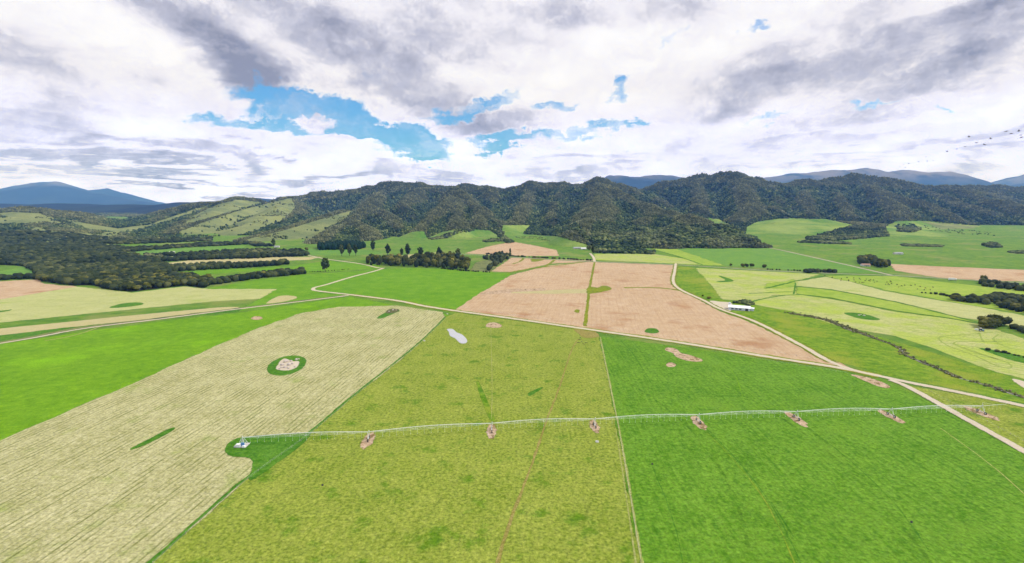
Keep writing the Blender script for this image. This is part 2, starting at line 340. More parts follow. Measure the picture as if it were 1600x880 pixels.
# right
fld('pasture', [(1060, 416), (1092, 420), (1110, 445), (1128, 468), (1180, 474), (1250, 490), (1330, 514), (1420, 540), (1600, 596), (1900, 660), (2000, 740), (1600, 630), (1510, 611), (1420, 594), (1375, 583), (1312, 566), (1250, 536), (1180, 502), (1125, 482), (1065, 450), (1056, 440)], 'streamland', 'green grazing land along the stream on the right', .07)
fld('hay_field', [(1088, 419), (1190, 424), (1280, 429), (1250, 437), (1243, 446), (1242, 461), (1210, 461), (1172, 471), (1130, 468), (1112, 445)], 'hayright', 'pale yellow green hay field behind the white shed', .12)
fld('hay_field', [(1248, 440), (1290, 433), (1330, 441), (1380, 455), (1450, 467), (1530, 480), (1600, 494), (1800, 530), (1800, 560), (1600, 516), (1560, 504), (1500, 496), (1400, 471), (1300, 452), (1243, 447)], 'hayfar', 'broad straw coloured hay strip on the right', .12)
fld('hay_field', [(1168, 473), (1210, 463), (1250, 461), (1300, 468), (1400, 488), (1480, 498), (1530, 507), (1600, 530), (1800, 590), (1800, 640), (1600, 592), (1560, 582), (1450, 541), (1400, 525), (1320, 512), (1240, 487), (1180, 476)], 'hayright', 'mown hay field with looping rows on the right', .12)
fld('hay_strip', [(1246, 449), (1300, 454), (1400, 473), (1500, 498), (1530, 505), (1480, 496), (1400, 485), (1300, 465), (1247, 459)], 'lime', 'lime green strip between two hay fields', .13)
fld('pasture', [(1240, 436), (1230, 440), (1200, 443), (1195, 450), (1220, 451), (1242, 448)], 'lime', 'lime green gap between the hay fields', .14)
fld('grass_patch', [(1124, 432), (1128, 432), (1146, 439), (1128, 441), (1120, 440), (1134, 438)], 'darkverge', 'green wedge in the hay behind the white shed', .17, 'grass')
fld('grass_patch', [(1320, 490), (1333, 489), (1350, 491), (1374, 499), (1360, 500), (1340, 497)], 'darkverge', 'green oval with white stones in the right hay field', .17, 'grass')
fld('grass_patch', [(1532, 545), (1550, 547), (1600, 557), (1700, 578), (1700, 590), (1600, 568), (1560, 556)], 'darkverge', 'long green wedge in the right hay field', .17, 'grass')
fld('pasture', [(1290, 431), (1400, 432), (1500, 444), (1600, 455), (1700, 465), (1700, 500), (1600, 490), (1500, 474), (1390, 454), (1330, 440)], 'lime', 'lime green paddock where the cattle graze', .1)
fld('pasture', [(930, 397), (1020, 397), (1090, 408), (1095, 414), (1055, 412), (930, 406)], 'hayright', 'pale green field beyond the public road', .08)
fld('field_strip', [(1020, 389), (1055, 389), (1130, 415), (1095, 414), (1060, 400)], 'lime', 'lime strip slanting below the wooded hill', .1)
fld('pasture', [(1055, 389), (1190, 386), (1210, 390), (1330, 415), (1378, 427), (1260, 423), (1130, 415)], 'midgreen', 'green field beyond the public road on the right', .09)
fld('tilled_field', [(1392, 413), (1500, 418), (1600, 422), (1800, 430), (1800, 452), (1600, 440), (1480, 436), (1400, 423)], 'tilled', 'long pinkish tilled field at the right edge', .12)
# soil, water and worn lines
pads = [(576, 688, 1.0), (768, 674, .9), (929, 667, .9), (1091, 660, 1.0), (1244, 655, 1.05), (1392, 651, 1.0), (1533, 646, 1.2)]
PADLAB = ['westernmost, in the yellow pasture', 'second from the pivot base', 'third from the pivot base, near the fence', 'fourth from the pivot base, first in the dark green pasture', 'fifth from the pivot base', 'sixth from the pivot base, before the road', 'last, beyond the road']
TW = [G(u, v) for u, v, _ in pads]
def blob(cx, cy, a, b, ang, n=22, jit=.18):
    out = []
    for i in range(n):
        t = 2 * PI * i / n; r = 1 + random.uniform(-jit, jit); x = a * math.cos(t) * r; y = b * math.sin(t) * r
        out.append((cx + x * math.cos(ang) - y * math.sin(ang), cy + x * math.sin(ang) + y * math.cos(ang)))
    return out
for (u, v, s), (x, y), lb in zip(pads, TW, PADLAB):
    flat('soil_patch', blob(x, y, 8.4 * s, 2.4 * s, math.radians(91)), M['soil'], .2, 'bare soil oval under an irrigator wheel tower, ' + lb, 'soil', .2, world=True)
fld('soil_patch', [(1040, 547), (1045, 544), (1056, 546), (1062, 552), (1075, 555), (1097, 563), (1088, 565), (1072, 563), (1058, 558), (1052, 552)], 'soil', 'long bare soil scar in the dark green pasture', .2, 'soil', .3)
fld('soil_patch', [(1042, 570), (1047, 567), (1055, 570), (1052, 573), (1044, 573)], 'soil', 'small bare soil spot under the long scar', .2, 'soil', .3)
fld('soil_patch', [(760, 510), (765, 505), (775, 505), (783, 509), (779, 512), (768, 512)], 'soil', 'pinkish bare spot near the puddle', .2, 'soil', .3)
fld('soil_patch', [(1330, 586), (1345, 588), (1364, 593), (1384, 601), (1388, 606), (1374, 604), (1356, 597), (1340, 590)], 'soil', 'bare soil by the road junction', .2, 'soil', .4)
fld('soil_patch', [(898, 513), (925, 517), (935, 526), (915, 528), (905, 522)], 'path', 'worn gateway beside the gravel road', .2, 'soil', .4)
fld('soil_patch', [(1110, 471), (1125, 472), (1142, 474), (1140, 486), (1128, 483)], 'road', 'gravel yard beside the white shed', .2, 'yard', .3)
fld('soil_patch', [(1583, 593), (1600, 597), (1640, 610), (1620, 615), (1596, 603)], 'road', 'pale gravel turnout at the right edge', .2, 'soil')
fld('soil_patch', [(436, 570), (444, 561), (455, 565), (466, 566), (462, 574), (450, 579), (434, 577)], 'road', 'pale bare soil under the rubble heap', .24, 'soil', .3)
fld('soil_patch', [(393, 498), (398, 495), (406, 495), (409, 498), (402, 500)], 'soil', 'small bare spot in the bright green pasture', .2, 'soil', .3)
ribbon('cattle_track', [(772, 900), (780, 870), (790, 835), (803, 800), (825, 742), (840, 700), (855, 655), (870, 617), (884, 575), (893, 548), (903, 530)], (1.3, 1.0), M['path'], .18, 'narrow brown cattle track winding through the yellow pasture', 'path', .45)
ribbon('fence_track', [(1007, 900), (1003, 880), (971, 690), (953, 600), (938, 527)], 1.1, M['rut'], .2, 'pale worn line beside the fence between the two pastures', 'path', .4)
ribbon('fence_track', [(996, 900), (985, 820), (973, 740), (962, 670)], .55, M['rut'], .2, 'faint second worn line beside the fence', 'path', .5)
ribbon('grass_verge', [(150, 950), (232, 882), (384, 748), (482, 677), (560, 612), (650, 540), (696, 496)], 1.7, M['darkverge'], .22, 'dark green grass edge of the mown hay field', 'grass', .4)
ribbon('wheel_rut', [(1470, 670), (1530, 713), (1570, 745), (1600, 772), (1680, 840)], .5, M['rut'], .2, 'pale wheel rut in the dark green pasture', 'path', .6)
for pts_, lb in [([(1600,520),(1560,519),(1500,524),(1474,526),(1467,530),(1482,541),(1525,557),(1560,573),(1580,575),(1574,567),(1538,555),(1505,543)], 'outer looping mower track in the right hay field'),
        ([(1590,533),(1545,534),(1500,534),(1490,537),(1497,541),(1525,552),(1560,562)], 'inner looping mower track in the right hay field'),
        ([(1530,520),(1532,527),(1536,534)], 'short mower track behind the tractor'), ([(1560,523),(1552,530),(1562,538),(1580,545)], 'hooked mower track right of the tractor')]:
    ribbon('mower_track', pts_, 1.3, M['lime2'], .2, lb, 'track', .4)
ribbon('wheel_rut', [(767, 512), (768, 560), (769, 600), (768, 655)], .45, M['rut'], .2, 'faint pale rut running up to the second wheel tower', 'path', .6)
fld('grass_patch', [(745, 598), (749, 600), (760, 625), (772, 655), (765, 654), (752, 622)], 'streamland', 'dark green streak beside the second wheel tower', .19, 'grass', .8)
fld('grass_patch', [(826, 615), (840, 608), (848, 606), (838, 613), (828, 619)], 'darkverge', 'small dark tuft streak in the yellow pasture', .19, 'grass', .6)
ribbon('wheel_rut', [(970, 533), (985, 548), (1000, 570), (1018, 600)], .5, M['darkverge'], .2, 'faint dark arc near the top of the dark green pasture', 'path', .6)
for pts_, m_, lb in [([(1100,672),(1145,718),(1190,775),(1222,835),(1245,890)], 'streamland', 'pale wheel rut curving away from the fourth wheel tower'), ([(1106,672),(1152,720),(1197,777),(1230,835),(1254,890)], 'darkverge', 'dark wheel rut beside the pale curved rut'),
        ([(1019,730),(1040,780),(1060,845),(1068,890)], 'darkverge', 'dark wheel rut below the small stump'), ([(1262,668),(1330,722),(1400,790),(1450,860)], 'darkverge', 'dark wheel rut curving away from the fifth wheel tower'),
        ([(1205,785),(1225,815),(1240,840)], 'darkverge', 'short dark rut in the dark green pasture'), ([(1130,560),(1150,590),(1160,620)], 'leftgreen', 'faint light arc above the irrigator')]:
    ribbon('wheel_rut', pts_, .55, M[m_], .2, lb, 'path', .7)
# roads
ribbon('grass_verge', [(545, 460.5), (620, 470), (660, 478), (705, 485), (800, 498), (915, 514.5), (1050, 534), (1200, 558), (1310, 575), (1375, 588.5)], 11, M['verge'], .24, 'yellow green verge along the long gravel road', 'grass', .25)
ribbon('grass_verge', [(1056, 412), (1054, 425), (1052, 440), (1062, 452), (1100, 470), (1125, 483), (1180, 503), (1250, 539), (1300, 567)], 9, M['verge'], .235, 'yellow green verge along the farm road', 'grass', .25)
ribbon('grass_verge', [(-300, 575), (0, 535), (130, 512), (250, 497.5), (350, 485), (450, 473), (545, 461)], 8, M['olive'], .235, 'brownish verge above the left gravel road', 'grass', .3)
ribbon('grass_verge', [(700, 396), (800, 402), (928, 409), (1055, 414), (1200, 423), (1300, 427.5), (1400, 431), (1500, 437), (1600, 442)], 15, M['darkverge'], .22, 'dark verge along the public road', 'grass', .25)
ribbon('gravel_road', [(-500, 610), (0, 537), (130, 514), (250, 499), (350, 486), (450, 474), (545, 462)], 4.2, M['road'], .28, 'pale gravel road on the left beside the straw strip', 'road', .15)
ribbon('gravel_road', [(70, 533), (110, 526), (140, 517), (160, 509)], 2.2, M['rut'], .26, 'faint second track joining the left gravel road', 'road', .3)
ribbon('gravel_road', [(600, 419), (585, 424), (550, 433), (510, 445), (494, 449), (489, 452), (497, 455), (545, 460.5), (620, 470), (660, 478), (705, 485), (800, 498), (915, 514.5), (1050, 534), (1200, 558), (1310, 575), (1375, 588.5), (1420, 598), (1510, 616), (1600, 635), (1900, 700)], (5.5, 5.6), M['road'], .30, 'long pale gravel road crossing the valley', 'road', .1)
ribbon('gravel_road', [(1390, 594), (1410, 601), (1450, 622), (1500, 650), (1600, 706), (1750, 790)], 4.8, M['road'], .34, 'pale gravel road branching to the lower right', 'road', .08)
ribbon('gravel_road', [(1056, 412), (1054, 425), (1052, 440), (1062, 452), (1100, 470), (1125, 483), (1180, 503), (1250, 539), (1300, 567), (1345, 582)], 4.6, M['road'], .32, 'gravel farm road along the east edge of the tilled field', 'road', .12)
ribbon('public_road', [(700, 396), (800, 402), (928, 409), (1055, 414), (1200, 423), (1300, 427.5), (1400, 431), (1500, 437), (1600, 442), (1900, 455)], 6, M['asphalt'], .3, 'straight pale public road across the far plain', 'road', .1)
ribbon('public_road', [(1195, 387), (1215, 390), (1300, 409), (1340, 418), (1395, 431)], 6.5, M['asphalt'], .33, 'pale road slanting down to the public road junction', 'road', .1)
ribbon('gravel_road', [(480, 399), (510, 405), (560, 412), (592, 419), (600, 419)], 5, M['road'], .31, 'thin far track beyond the lone conifer', 'road', .1)
ribbon('farm_drive', [(929, 409), (927, 402), (922, 396)], 5.5, M['road'], .34, 'short drive leading to the cottages', 'road', .1)
ribbon('grass_strip', [(1243, 447), (1300, 453.5), (1400, 472), (1500, 497), (1535, 506)], 3.0, M['darkverge'], .2, 'dark green line above the lime strip in the right hay', 'grass', .5)
ribbon('grass_strip', [(1170, 473), (1210, 464), (1250, 461), (1300, 466.5), (1400, 486), (1480, 497), (1530, 506)], 3.0, M['darkverge'], .21, 'dark green line below the lime strip in the right hay', 'grass', .5)
ribbon('grass_strip', [(1196, 451), (1225, 444), (1250, 438), (1288, 432.5)], 4.5, M['darkverge'], .19, 'curving green line between two right hay fields', 'grass', .5)
ribbon('grass_strip', [(1243, 442), (1242, 450), (1240, 460)], 2.2, M['darkverge'], .185, 'short green line joining the strips in the right hay', 'grass', .5)
ribbon('grass_strip', [(1170, 459), (1210, 457), (1242, 456)], 3, M['darkverge'], .18, 'faint green line in the hay behind the white shed', 'grass', .6)
ribbon('grass_strip', [(1020, 390), (1060, 401), (1098, 414)], 4, M['darkverge'], .2, 'dark line along the slanting lime strip', 'grass', .4)
ribbon('ditch_bank', [(700, 503), (740, 505), (800, 507)], 2.0, M['streamland'], .18, 'faint greener line below the gravel road', 'grass', .6)
# water
mw, t, b = new_mat('still_water'); b.inputs['Base Color'].default_value = (.42, .43, .44, 1); b.inputs['Roughness'].default_value = .12; b.inputs['Specular IOR Level'].default_value = .6
n_, _ = t.noise(t.node('ShaderNodeNewGeometry').outputs['Position'], 1.5, 3); bp = t.node('ShaderNodeBump'); bp.inputs['Strength'].default_value = .25; bp.inputs['Distance'].default_value = .1
t.put(bp.inputs['Height'], n_); t.put(b.inputs['Normal'], bp.outputs[0]); M['water'] = mw
fld('puddle', [(701, 515), (706, 515.5), (711, 520), (720, 524), (727, 532), (725, 536.5), (720, 535), (714, 529), (706, 525), (704, 519)], 'water', 'silvery puddle in the yellow green pasture', .26, 'puddle', .25)
ribbon('stream', [(1235, 490), (1260, 494), (1290, 500), (1325, 515), (1370, 530), (1405, 545), (1415, 555), (1440, 567), (1470, 578), (1500, 592), (1540, 602), (1600, 622), (1760, 660)], .5, M['water'], .26, 'narrow stream winding through the right grazing land', 'stream', .4)
ribbon('reed_bed', [(1235, 490), (1258, 493), (1290, 500), (1325, 513), (1345, 521)], (8, 9), M['reedbed'], .2, 'brown rushes along the upper stream', 'reeds', .5)
ribbon('reed_bed', [(1345, 521), (1370, 530), (1405, 544), (1415, 555), (1440, 566), (1470, 578), (1500, 591)], (4, 4), M['reedbed'], .2, 'grey green rushes along the lower stream', 'reeds', .6)
ribbon('reed_bed', [(1520, 597), (1540, 602), (1600, 621), (1700, 645)], (4, 4), M['reedbed'], .2, 'rushes along the stream near the right edge', 'reeds', .6)

# ---------------------------------------------------------------- hills: ridge skeletons -> height field
RG = [  # (points (u, v, distance), slope, crest width)
 ([(225,348,3000),(260,338,3000),(330,320,3100),(372,315,3200),(420,320,3300)], .26, 90),
 ([(372,315,3200),(345,330,2600),(312,345,2200),(285,360,1950)], .26, 60),
 ([(300,328,3050),(262,343,2500),(225,354,2250)], .24, 60),
 ([(380,336,3400),(420,326,3700),(455,313,3800),(500,305,3850),(560,301,3850),(600,294,3800),(640,293,3700),(700,296,3600),(740,298,3600),(790,298,3550),(830,292,3500),(870,292,3450),(905,294,3400),(932,288,3350)], .44, 80),
 ([(932,288,3350),(960,294,3400),(1000,300,3800),(1040,292,3800),(1100,284,3700),(1150,279,3600),(1180,284,3600),(1205,289,3600),(1260,288,3700),(1340,283,3800),(1372,287,3750),(1420,293,3700),(1480,297,3600),(1540,296,4300),(1600,297,4500),(1760,300,4500)], .44, 80),
 ([(600,296,3800),(592,310,3300),(578,325,2700),(545,345,2100),(508,365,1700),(484,378,1500)], .48, 35),
 ([(578,325,2700),(612,340,2250),(622,356,1900)], .5, 30), ([(545,345,2100),(575,358,1800),(580,372,1600)], .5, 25),
 ([(660,294,3700),(640,312,3100),(628,324,2750)], .5, 30),
 ([(455,314,3700),(430,330,2700),(400,345,2200),(375,362,1900)], .34, 70), ([(430,330,2700),(445,345,2300)], .36, 50),
 ([(552,331,2600),(505,345,2100),(450,360,1800),(400,372,1600)], .30, 80),
 ([(716,304,2950),(690,328,2400),(668,347,2000),(652,362,1750)], .52, 20),
 ([(716,304,2950),(716,330,2300),(712,358,1750)], .54, 20),
 ([(716,304,2950),(748,328,2400),(775,346,2050),(788,356,1900)], .52, 20), ([(748,328,2400),(745,350,1900)], .54, 20),
 ([(832,294,3500),(822,318,2900),(808,340,2200),(800,352,2000)], .50, 30),
 ([(880,293,3450),(868,318,2850),(862,340,2200)], .50, 30), ([(770,298,3500),(768,318,2950),(775,334,2500)], .50, 30),
 ([(932,288,3350),(940,302,2900),(932,325,2200),(915,348,1750),(900,368,1450)], .48, 35),
 ([(938,296,3100),(985,314,2600),(1020,330,2200),(1000,350,1750),(985,372,1450)], .46, 40),
 ([(940,302,2900),(955,330,2150),(950,352,1700),(945,374,1420)], .48, 25),
 ([(1020,330,2200),(1075,343,1850),(1120,357,1600),(1172,378,1380)], .42, 40),
 ([(1075,343,1850),(1050,362,1500),(1040,380,1350)], .42, 30), ([(1120,357,1600),(1105,375,1380)], .42, 30),
 ([(1010,300,3600),(1035,318,2950),(1050,332,2500)], .5, 30), ([(1090,286,3700),(1095,308,3100),(1090,326,2600)], .5, 30),
 ([(1150,280,3600),(1160,304,3000),(1172,328,2500),(1150,344,2250)], .48, 40),
 ([(1205,289,3600),(1212,312,3000),(1208,330,2600)], .48, 30),
 ([(1262,289,3700),(1250,312,3000),(1262,334,2600)], .48, 35), ([(1302,286,3750),(1310,312,3050),(1325,336,2550)], .48, 30),
 ([(1342,285,3800),(1372,306,3100),(1400,328,2600),(1392,342,2400)], .46, 40), ([(1372,306,3100),(1440,322,2800),(1470,336,2600)], .46, 35),
 ([(1480,298,3600),(1530,312,3200),(1590,328,2800),(1700,344,2500)], .42, 50), ([(1420,293,3700),(1480,312,3200),(1540,332,2800)], .44, 40),
 ([(1190,352,2150),(1225,345,2250),(1290,346,2250),(1330,354,2300)], .13, 120),
 ([(1360,356,2300),(1430,350,2500),(1520,355,2500),(1620,362,2500),(1800,368,2500)], .12, 200),
 ([(1330,372,1800),(1400,364,1900),(1460,372,1900),(1540,384,1800)], .09, 160),
 ([(-160,350,2700),(-60,338,2600),(0,332,2500),(30,329,2500),(70,336,2400),(115,350,2100),(160,362,1950)], .22, 110),
 ([(0,332,2500),(-10,350,2050),(-20,364,1750)], .2, 80), ([(30,329,2500),(55,345,2100),(75,360,1800)], .2, 70),
 ([(-200,368,1650),(0,364,1650),(60,361,1700),(120,370,1600)], .14, 100),
 ([(680,362,1900),(735,358,2000),(780,364,1900)], .12, 90),
 ([(800,358,2050),(850,362,2000),(900,375,1750)], .10, 100),
 ([(-100,392,1150),(20,394,1150),(100,399,1100),(170,402,1050)], .10, 50),
]
def terrain(X, Y):
    parts = []
    for pts, k, w in RG:
        C = np.array([P3(*p) for p in pts]); best = None
        for i in range(len(C) - 1):
            a, b_ = C[i], C[i + 1]; dx, dy = b_[0] - a[0], b_[1] - a[1]; L2 = dx * dx + dy * dy
            tt = np.clip(((X - a[0]) * dx + (Y - a[1]) * dy) / L2, 0, 1)
            d = np.hypot(X - a[0] - tt * dx, Y - a[1] - tt * dy)
            h = a[2] + tt * (b_[2] - a[2]) - k * (np.sqrt(d * d + w * w) - w)
            best = h if best is None else np.maximum(best, h)
        parts.append(best)
    Tm = 7.0; A = np.stack(parts); mx = A.max(0)
    h = mx + Tm * np.log(np.exp((A - mx) / Tm).sum(0))
    amp = np.clip(h, 0, 160) / 160
    h = h + amp * (17 * ridged(X / 240, Y / 240, 4) + 8 * fbm(X / 100, Y / 100, 3)) + np.clip(h / 30, 0, 1) * 5 * fbm(X / 60, Y / 60, 3)
    return np.where(h < 1.0, h * .6 - 1.5, h)
NS, ND = 820, 460
S = np.linspace(-1.55, 1.55, NS); D = 900 * (6500 / 900) ** np.linspace(0, 1, ND)
SS, DD = np.meshgrid(S, D); XX = SS * DD; YY = DD; ZZ = terrain(XX, YY)
def blur(A, k):
    for ax in (0, 1):
        P_ = np.pad(A, [(k, k) if a == ax else (0, 0) for a in (0, 1)], mode='edge'); C_ = np.cumsum(P_, ax)
        A = (np.take(C_, range(2 * k, C_.shape[ax]), ax) - np.take(C_, range(0, C_.shape[ax] - 2 * k), ax)) / (2 * k)
    return A[:ZZ.shape[0], :ZZ.shape[1]]
det = ZZ - blur(blur(ZZ, 11), 11)
ZZ = np.where(ZZ > 2, np.maximum(ZZ + .85 * det * np.clip(ZZ / 45, 0, 1), 1.5), ZZ)
CONV = np.clip(det / 8.0, -1, 1)
U, Vv = proj(XX, YY, ZZ)
def tz(x, y):
    x = np.asarray(x, float); y = np.asarray(y, float)
    c = np.clip((x / y + 1.55) / 3.1 * (NS - 1), 0, NS - 1.001); r = np.clip(np.log(y / 900) / math.log(6500 / 900) * (ND - 1), 0, ND - 1.001)
    ci = c.astype(int); ri = r.astype(int); fc = c - ci; fr = r - ri
    z_ = (ZZ[ri, ci] * (1 - fc) + ZZ[ri, ci + 1] * fc) * (1 - fr) + (ZZ[ri + 1, ci] * (1 - fc) + ZZ[ri + 1, ci + 1] * fc) * fr
    return np.where(y < 905, -1.5, z_)
GRASS = [[(1165,368),(1166,355),(1182,347),(1220,341),(1290,342),(1335,352),(1310,358),(1265,370),(1258,381),(1200,383),(1190,380)],
 [(1200,395),(1250,388),(1300,384),(1385,364),(1384,354),(1400,346),(1440,345),(1600,359),(1800,368),(1800,470),(1200,470)],
 [(557,380),(600,374),(622,371),(645,362),(662,362),(668,372),(692,362),(722,358),(765,360),(782,370),(786,352),(830,352),(822,360),(818,366),(870,369),(925,384),(922,410),(700,405),(557,392)],
 [(1105,341),(1122,342),(1142,352),(1138,360),(1120,354)]]
DRY = [[(553,328),(500,343),(440,361),(385,374),(395,386),(462,386),(478,378),(505,362),(540,342)],
 [(456,309),(425,316),(370,330),(325,345),(280,362),(290,372),(360,372),(400,360),(440,345),(462,326)],
 [(345,318),(372,312),(412,316),(380,326),(330,340),(285,352),(300,338),(325,326)],
 [(1440,346),(1600,360),(1800,366),(1800,395),(1600,388),(1500,370)],
 [(20,368),(40,362),(58,354),(75,360),(120,364),(190,362),(180,370),(60,373)],[(95,341),(140,350),(185,357),(235,350),(300,328),(330,320),(310,332),(262,346),(225,358),(200,364),(140,360)],[(-60,338),(20,331),(60,333),(90,342),(60,350),(0,350),(-60,352)],[(60,342),(90,346),(110,354),(80,350)]]
gm = np.zeros(U.shape, bool); dm = gm.copy()
for p in GRASS: gm |= inpoly(U, Vv, p)
for p in DRY: dm |= inpoly(U, Vv, p)
gm &= ~inpoly(U, Vv, DRY[3])
def grid_mesh(name, X, Y, Z):
    r, c = X.shape; idx = np.arange(r * c).reshape(r, c)
    Fc = np.stack([idx[:-1, :-1], idx[:-1, 1:], idx[1:, 1:], idx[1:, :-1]], -1).reshape(-1, 4)
    keep = Z.ravel()[Fc].max(1) > -1.2
    return mesh_np(name, np.stack([X.ravel(), Y.ravel(), Z.ravel()], 1), Fc[keep], True)
me = grid_mesh('hills', XX, YY, ZZ)
at = me.attributes.new('meadow', 'FLOAT', 'POINT'); at.data.foreach_set('value', gm.ravel().astype(np.float32))
at = me.attributes.new('dry', 'FLOAT', 'POINT'); at.data.foreach_set('value', (dm & True).ravel().astype(np.float32))
mh, t, b = new_mat('hillside')
pos = t.node('ShaderNodeNewGeometry').outputs['Position']
am = t.node('ShaderNodeAttribute', attribute_name='meadow').outputs['Fac']; ad = t.node('ShaderNodeAttribute', attribute_name='dry').outputs['Fac']
nb, _ = t.noise(pos, 1 / 160, 5, .65); ns, _ = t.noise(pos, 1 / 18, 5, .7); nw, _ = t.noise(pos, 1 / 45, 4, .6)
c_s = t.mix(t.ramp(ns, .35, .65), srgb(44, 56, 34, KA), srgb(78, 84, 50, KA))
c_g = t.mix(t.ramp(nb, .35, .65), srgb(104, 154, 58, KA), srgb(164, 188, 92, KA))
c_g = t.mix(t.ramp(ns, .58, .72), c_g, srgb(110, 128, 66, KA))
c_d = t.mix(t.ramp(nb, .35, .65), srgb(128, 144, 92, KA), srgb(162, 172, 108, KA))
c_d = t.mix(t.ramp(ns, .55, .75), c_d, srgb(108, 122, 78, KA))
e = t.math('MULTIPLY', t.math('SUBTRACT', nw, .5), .5)
c = t.mix(t.ramp(t.math('ADD', ad, e), .4, .6), c_s, c_d)
c = t.mix(t.ramp(t.math('ADD', am, e), .4, .6), c, c_g)
t.put(b.inputs['Base Color'], c)
bp = t.node('ShaderNodeBump'); bp.inputs['Strength'].default_value = .6; bp.inputs['Distance'].default_value = 6; t.put(bp.inputs['Height'], ns); t.put(b.inputs['Normal'], bp.outputs[0])
me.materials.append(mh)
tag(link('hills', me), 'wooded hills and grassy spurs behind the valley', 'hills', kind='structure')

# far blue mountains: one height field per range
def range_mesh(name, crest, slope, label, seed, w=300, rough=.16):
    C = np.array([P3(*p) for p in crest]); x0, x1 = C[:, 0].min() - 1500, C[:, 0].max() + 1500; yc = C[:, 1].mean()
    hm = C[:, 2].max() / slope + 600
    X, Y = np.meshgrid(np.linspace(x0, x1, 260), np.linspace(C[:, 1].min() - hm, C[:, 1].max() + hm * .6, 110)); best = np.full(X.shape, -1e9)
    for i in range(len(C) - 1):
        a, b_ = C[i], C[i + 1]; dx, dy = b_[0] - a[0], b_[1] - a[1]; L2 = dx * dx + dy * dy
        tt = np.clip(((X - a[0]) * dx + (Y - a[1]) * dy) / L2, 0, 1); d = np.hypot(X - a[0] - tt * dx, Y - a[1] - tt * dy)
        best = np.maximum(best, a[2] + tt * (b_[2] - a[2]) - slope * (np.sqrt(d * d + w * w) - w))
    best += np.clip(best, 0, 800) * rough * (ridged(X / 1500 + seed, Y / 1500, 5) - .1)
    me = grid_mesh(name, X, Y, np.where(best < 0, -3.0, best))
    return tag(link(name, me, mm), label, 'mountains', kind='structure')
mm, t, b = new_mat('mountain_bush')
pos = t.node('ShaderNodeNewGeometry').outputs['Position']; na, _ = t.noise(pos, 1 / 700, 6, .65)
hz = t.xyz(pos)[2]
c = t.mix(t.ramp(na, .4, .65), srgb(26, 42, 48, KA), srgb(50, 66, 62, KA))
c = t.mix(t.math('MULTIPLY', t.ramp(hz, 480, 900), t.ramp(na, .35, .6)), c, srgb(150, 140, 130, KA))
t.put(b.inputs['Base Color'], c)
range_mesh('mountains', [(-260,300,15000),(-120,306,15000),(0,302,15000),(40,293,15000),(62,289,15000),(80,289,15000),(100,294,15000),(150,303,15000),(200,312,14500),(250,320,14000),(290,327,14000)], .40, 'long blue mountain behind the valley mouth on the left', 1.3)
range_mesh('mountains', [(-120,300,17500),(0,297,17500),(50,288,17500),(85,286,17500),(120,299,17500),(165,297,17500),(190,302,17500),(240,315,17500),(290,324,17500)], .40, 'paler blue peak just behind the left mountain', 7.7)
range_mesh('mountains', [(-260,317,6500),(-100,320,6500),(-20,318,6500),(40,322,6500),(90,317,6400),(150,323,6200),(200,319,6200),(250,324,6200),(300,318,6200),(360,312,6200)], .10, 'low blue foothills under the left mountain', 3.1, 200, .3)
range_mesh('mountains', [(360,312,9500),(400,309,9500),(430,312,9500),(480,318,9500)], .35, 'grey blue hill peeping over the left grassy ridge', 4.1, 150)
range_mesh('mountains', [(890,292,12000),(930,284,12000),(965,274,12000),(1000,278,12000),(1025,276,12000),(1060,281,12000),(1110,286,12000)], .40, 'pale rocky mountain between the two wooded summits', 2.2)
range_mesh('mountains', [(1150,290,14000),(1200,280,14000),(1240,275,14000),(1300,269,14000),(1345,267,14000),(1365,273,14000),(1385,275,13500),(1420,269,13500),(1470,271,13500),(1500,279,13500),(1530,288,13500),(1565,294,13500),(1600,288,13500),(1700,270,13500),(1850,275,13500)], .40, 'blue mountain range above the right hand hills', 5.5)
range_mesh('mountains', [(1540,292,16500),(1570,285,16500),(1600,276,16500),(1700,262,16500)], .40, 'faint pale range at the right edge', 9.5)

# ---------------------------------------------------------------- foliage
def leaf_mat(name, cols, island=True, rough=.8):
    m, t, b = new_mat(name)
    g = t.node('ShaderNodeNewGeometry'); oi = t.node('ShaderNodeObjectInfo')
    r = g.outputs['Random Per Island']
    big, _ = t.noise(g.outputs['Position'], 1 / 140, 4, .6)
    sm, _ = t.noise(g.outputs['Position'], 1 / 1.6, 3, .7)
    v = t.math('ADD', t.math('MULTIPLY', r, .7), t.math('MULTIPLY', t.math('SUBTRACT', big, .5), 1.6))
    if not island: v = t.math('ADD', t.math('MULTIPLY', oi.outputs['Random'], .8), t.math('MULTIPLY', t.math('SUBTRACT', r, .5), .5))
    v = t.math('ADD', v, t.math('MULTIPLY', t.math('SUBTRACT', sm, .5), .5))
    cr = t.node('ShaderNodeValToRGB'); el = cr.color_ramp.elements
    while len(el) < len(cols): el.new(.5)
    for i, c_ in enumerate(cols): el[i].position = i / (len(cols) - 1); el[i].color = (*c_, 1)
    t.put(cr.inputs[0], v); t.put(b.inputs['Base Color'], cr.outputs[0]); b.inputs['Roughness'].default_value = rough
    bp = t.node('ShaderNodeBump'); bp.inputs['Strength'].default_value = .8; bp.inputs['Distance'].default_value = .6
    t.put(bp.inputs['Height'], sm); t.put(b.inputs['Normal'], bp.outputs[0])
    return m
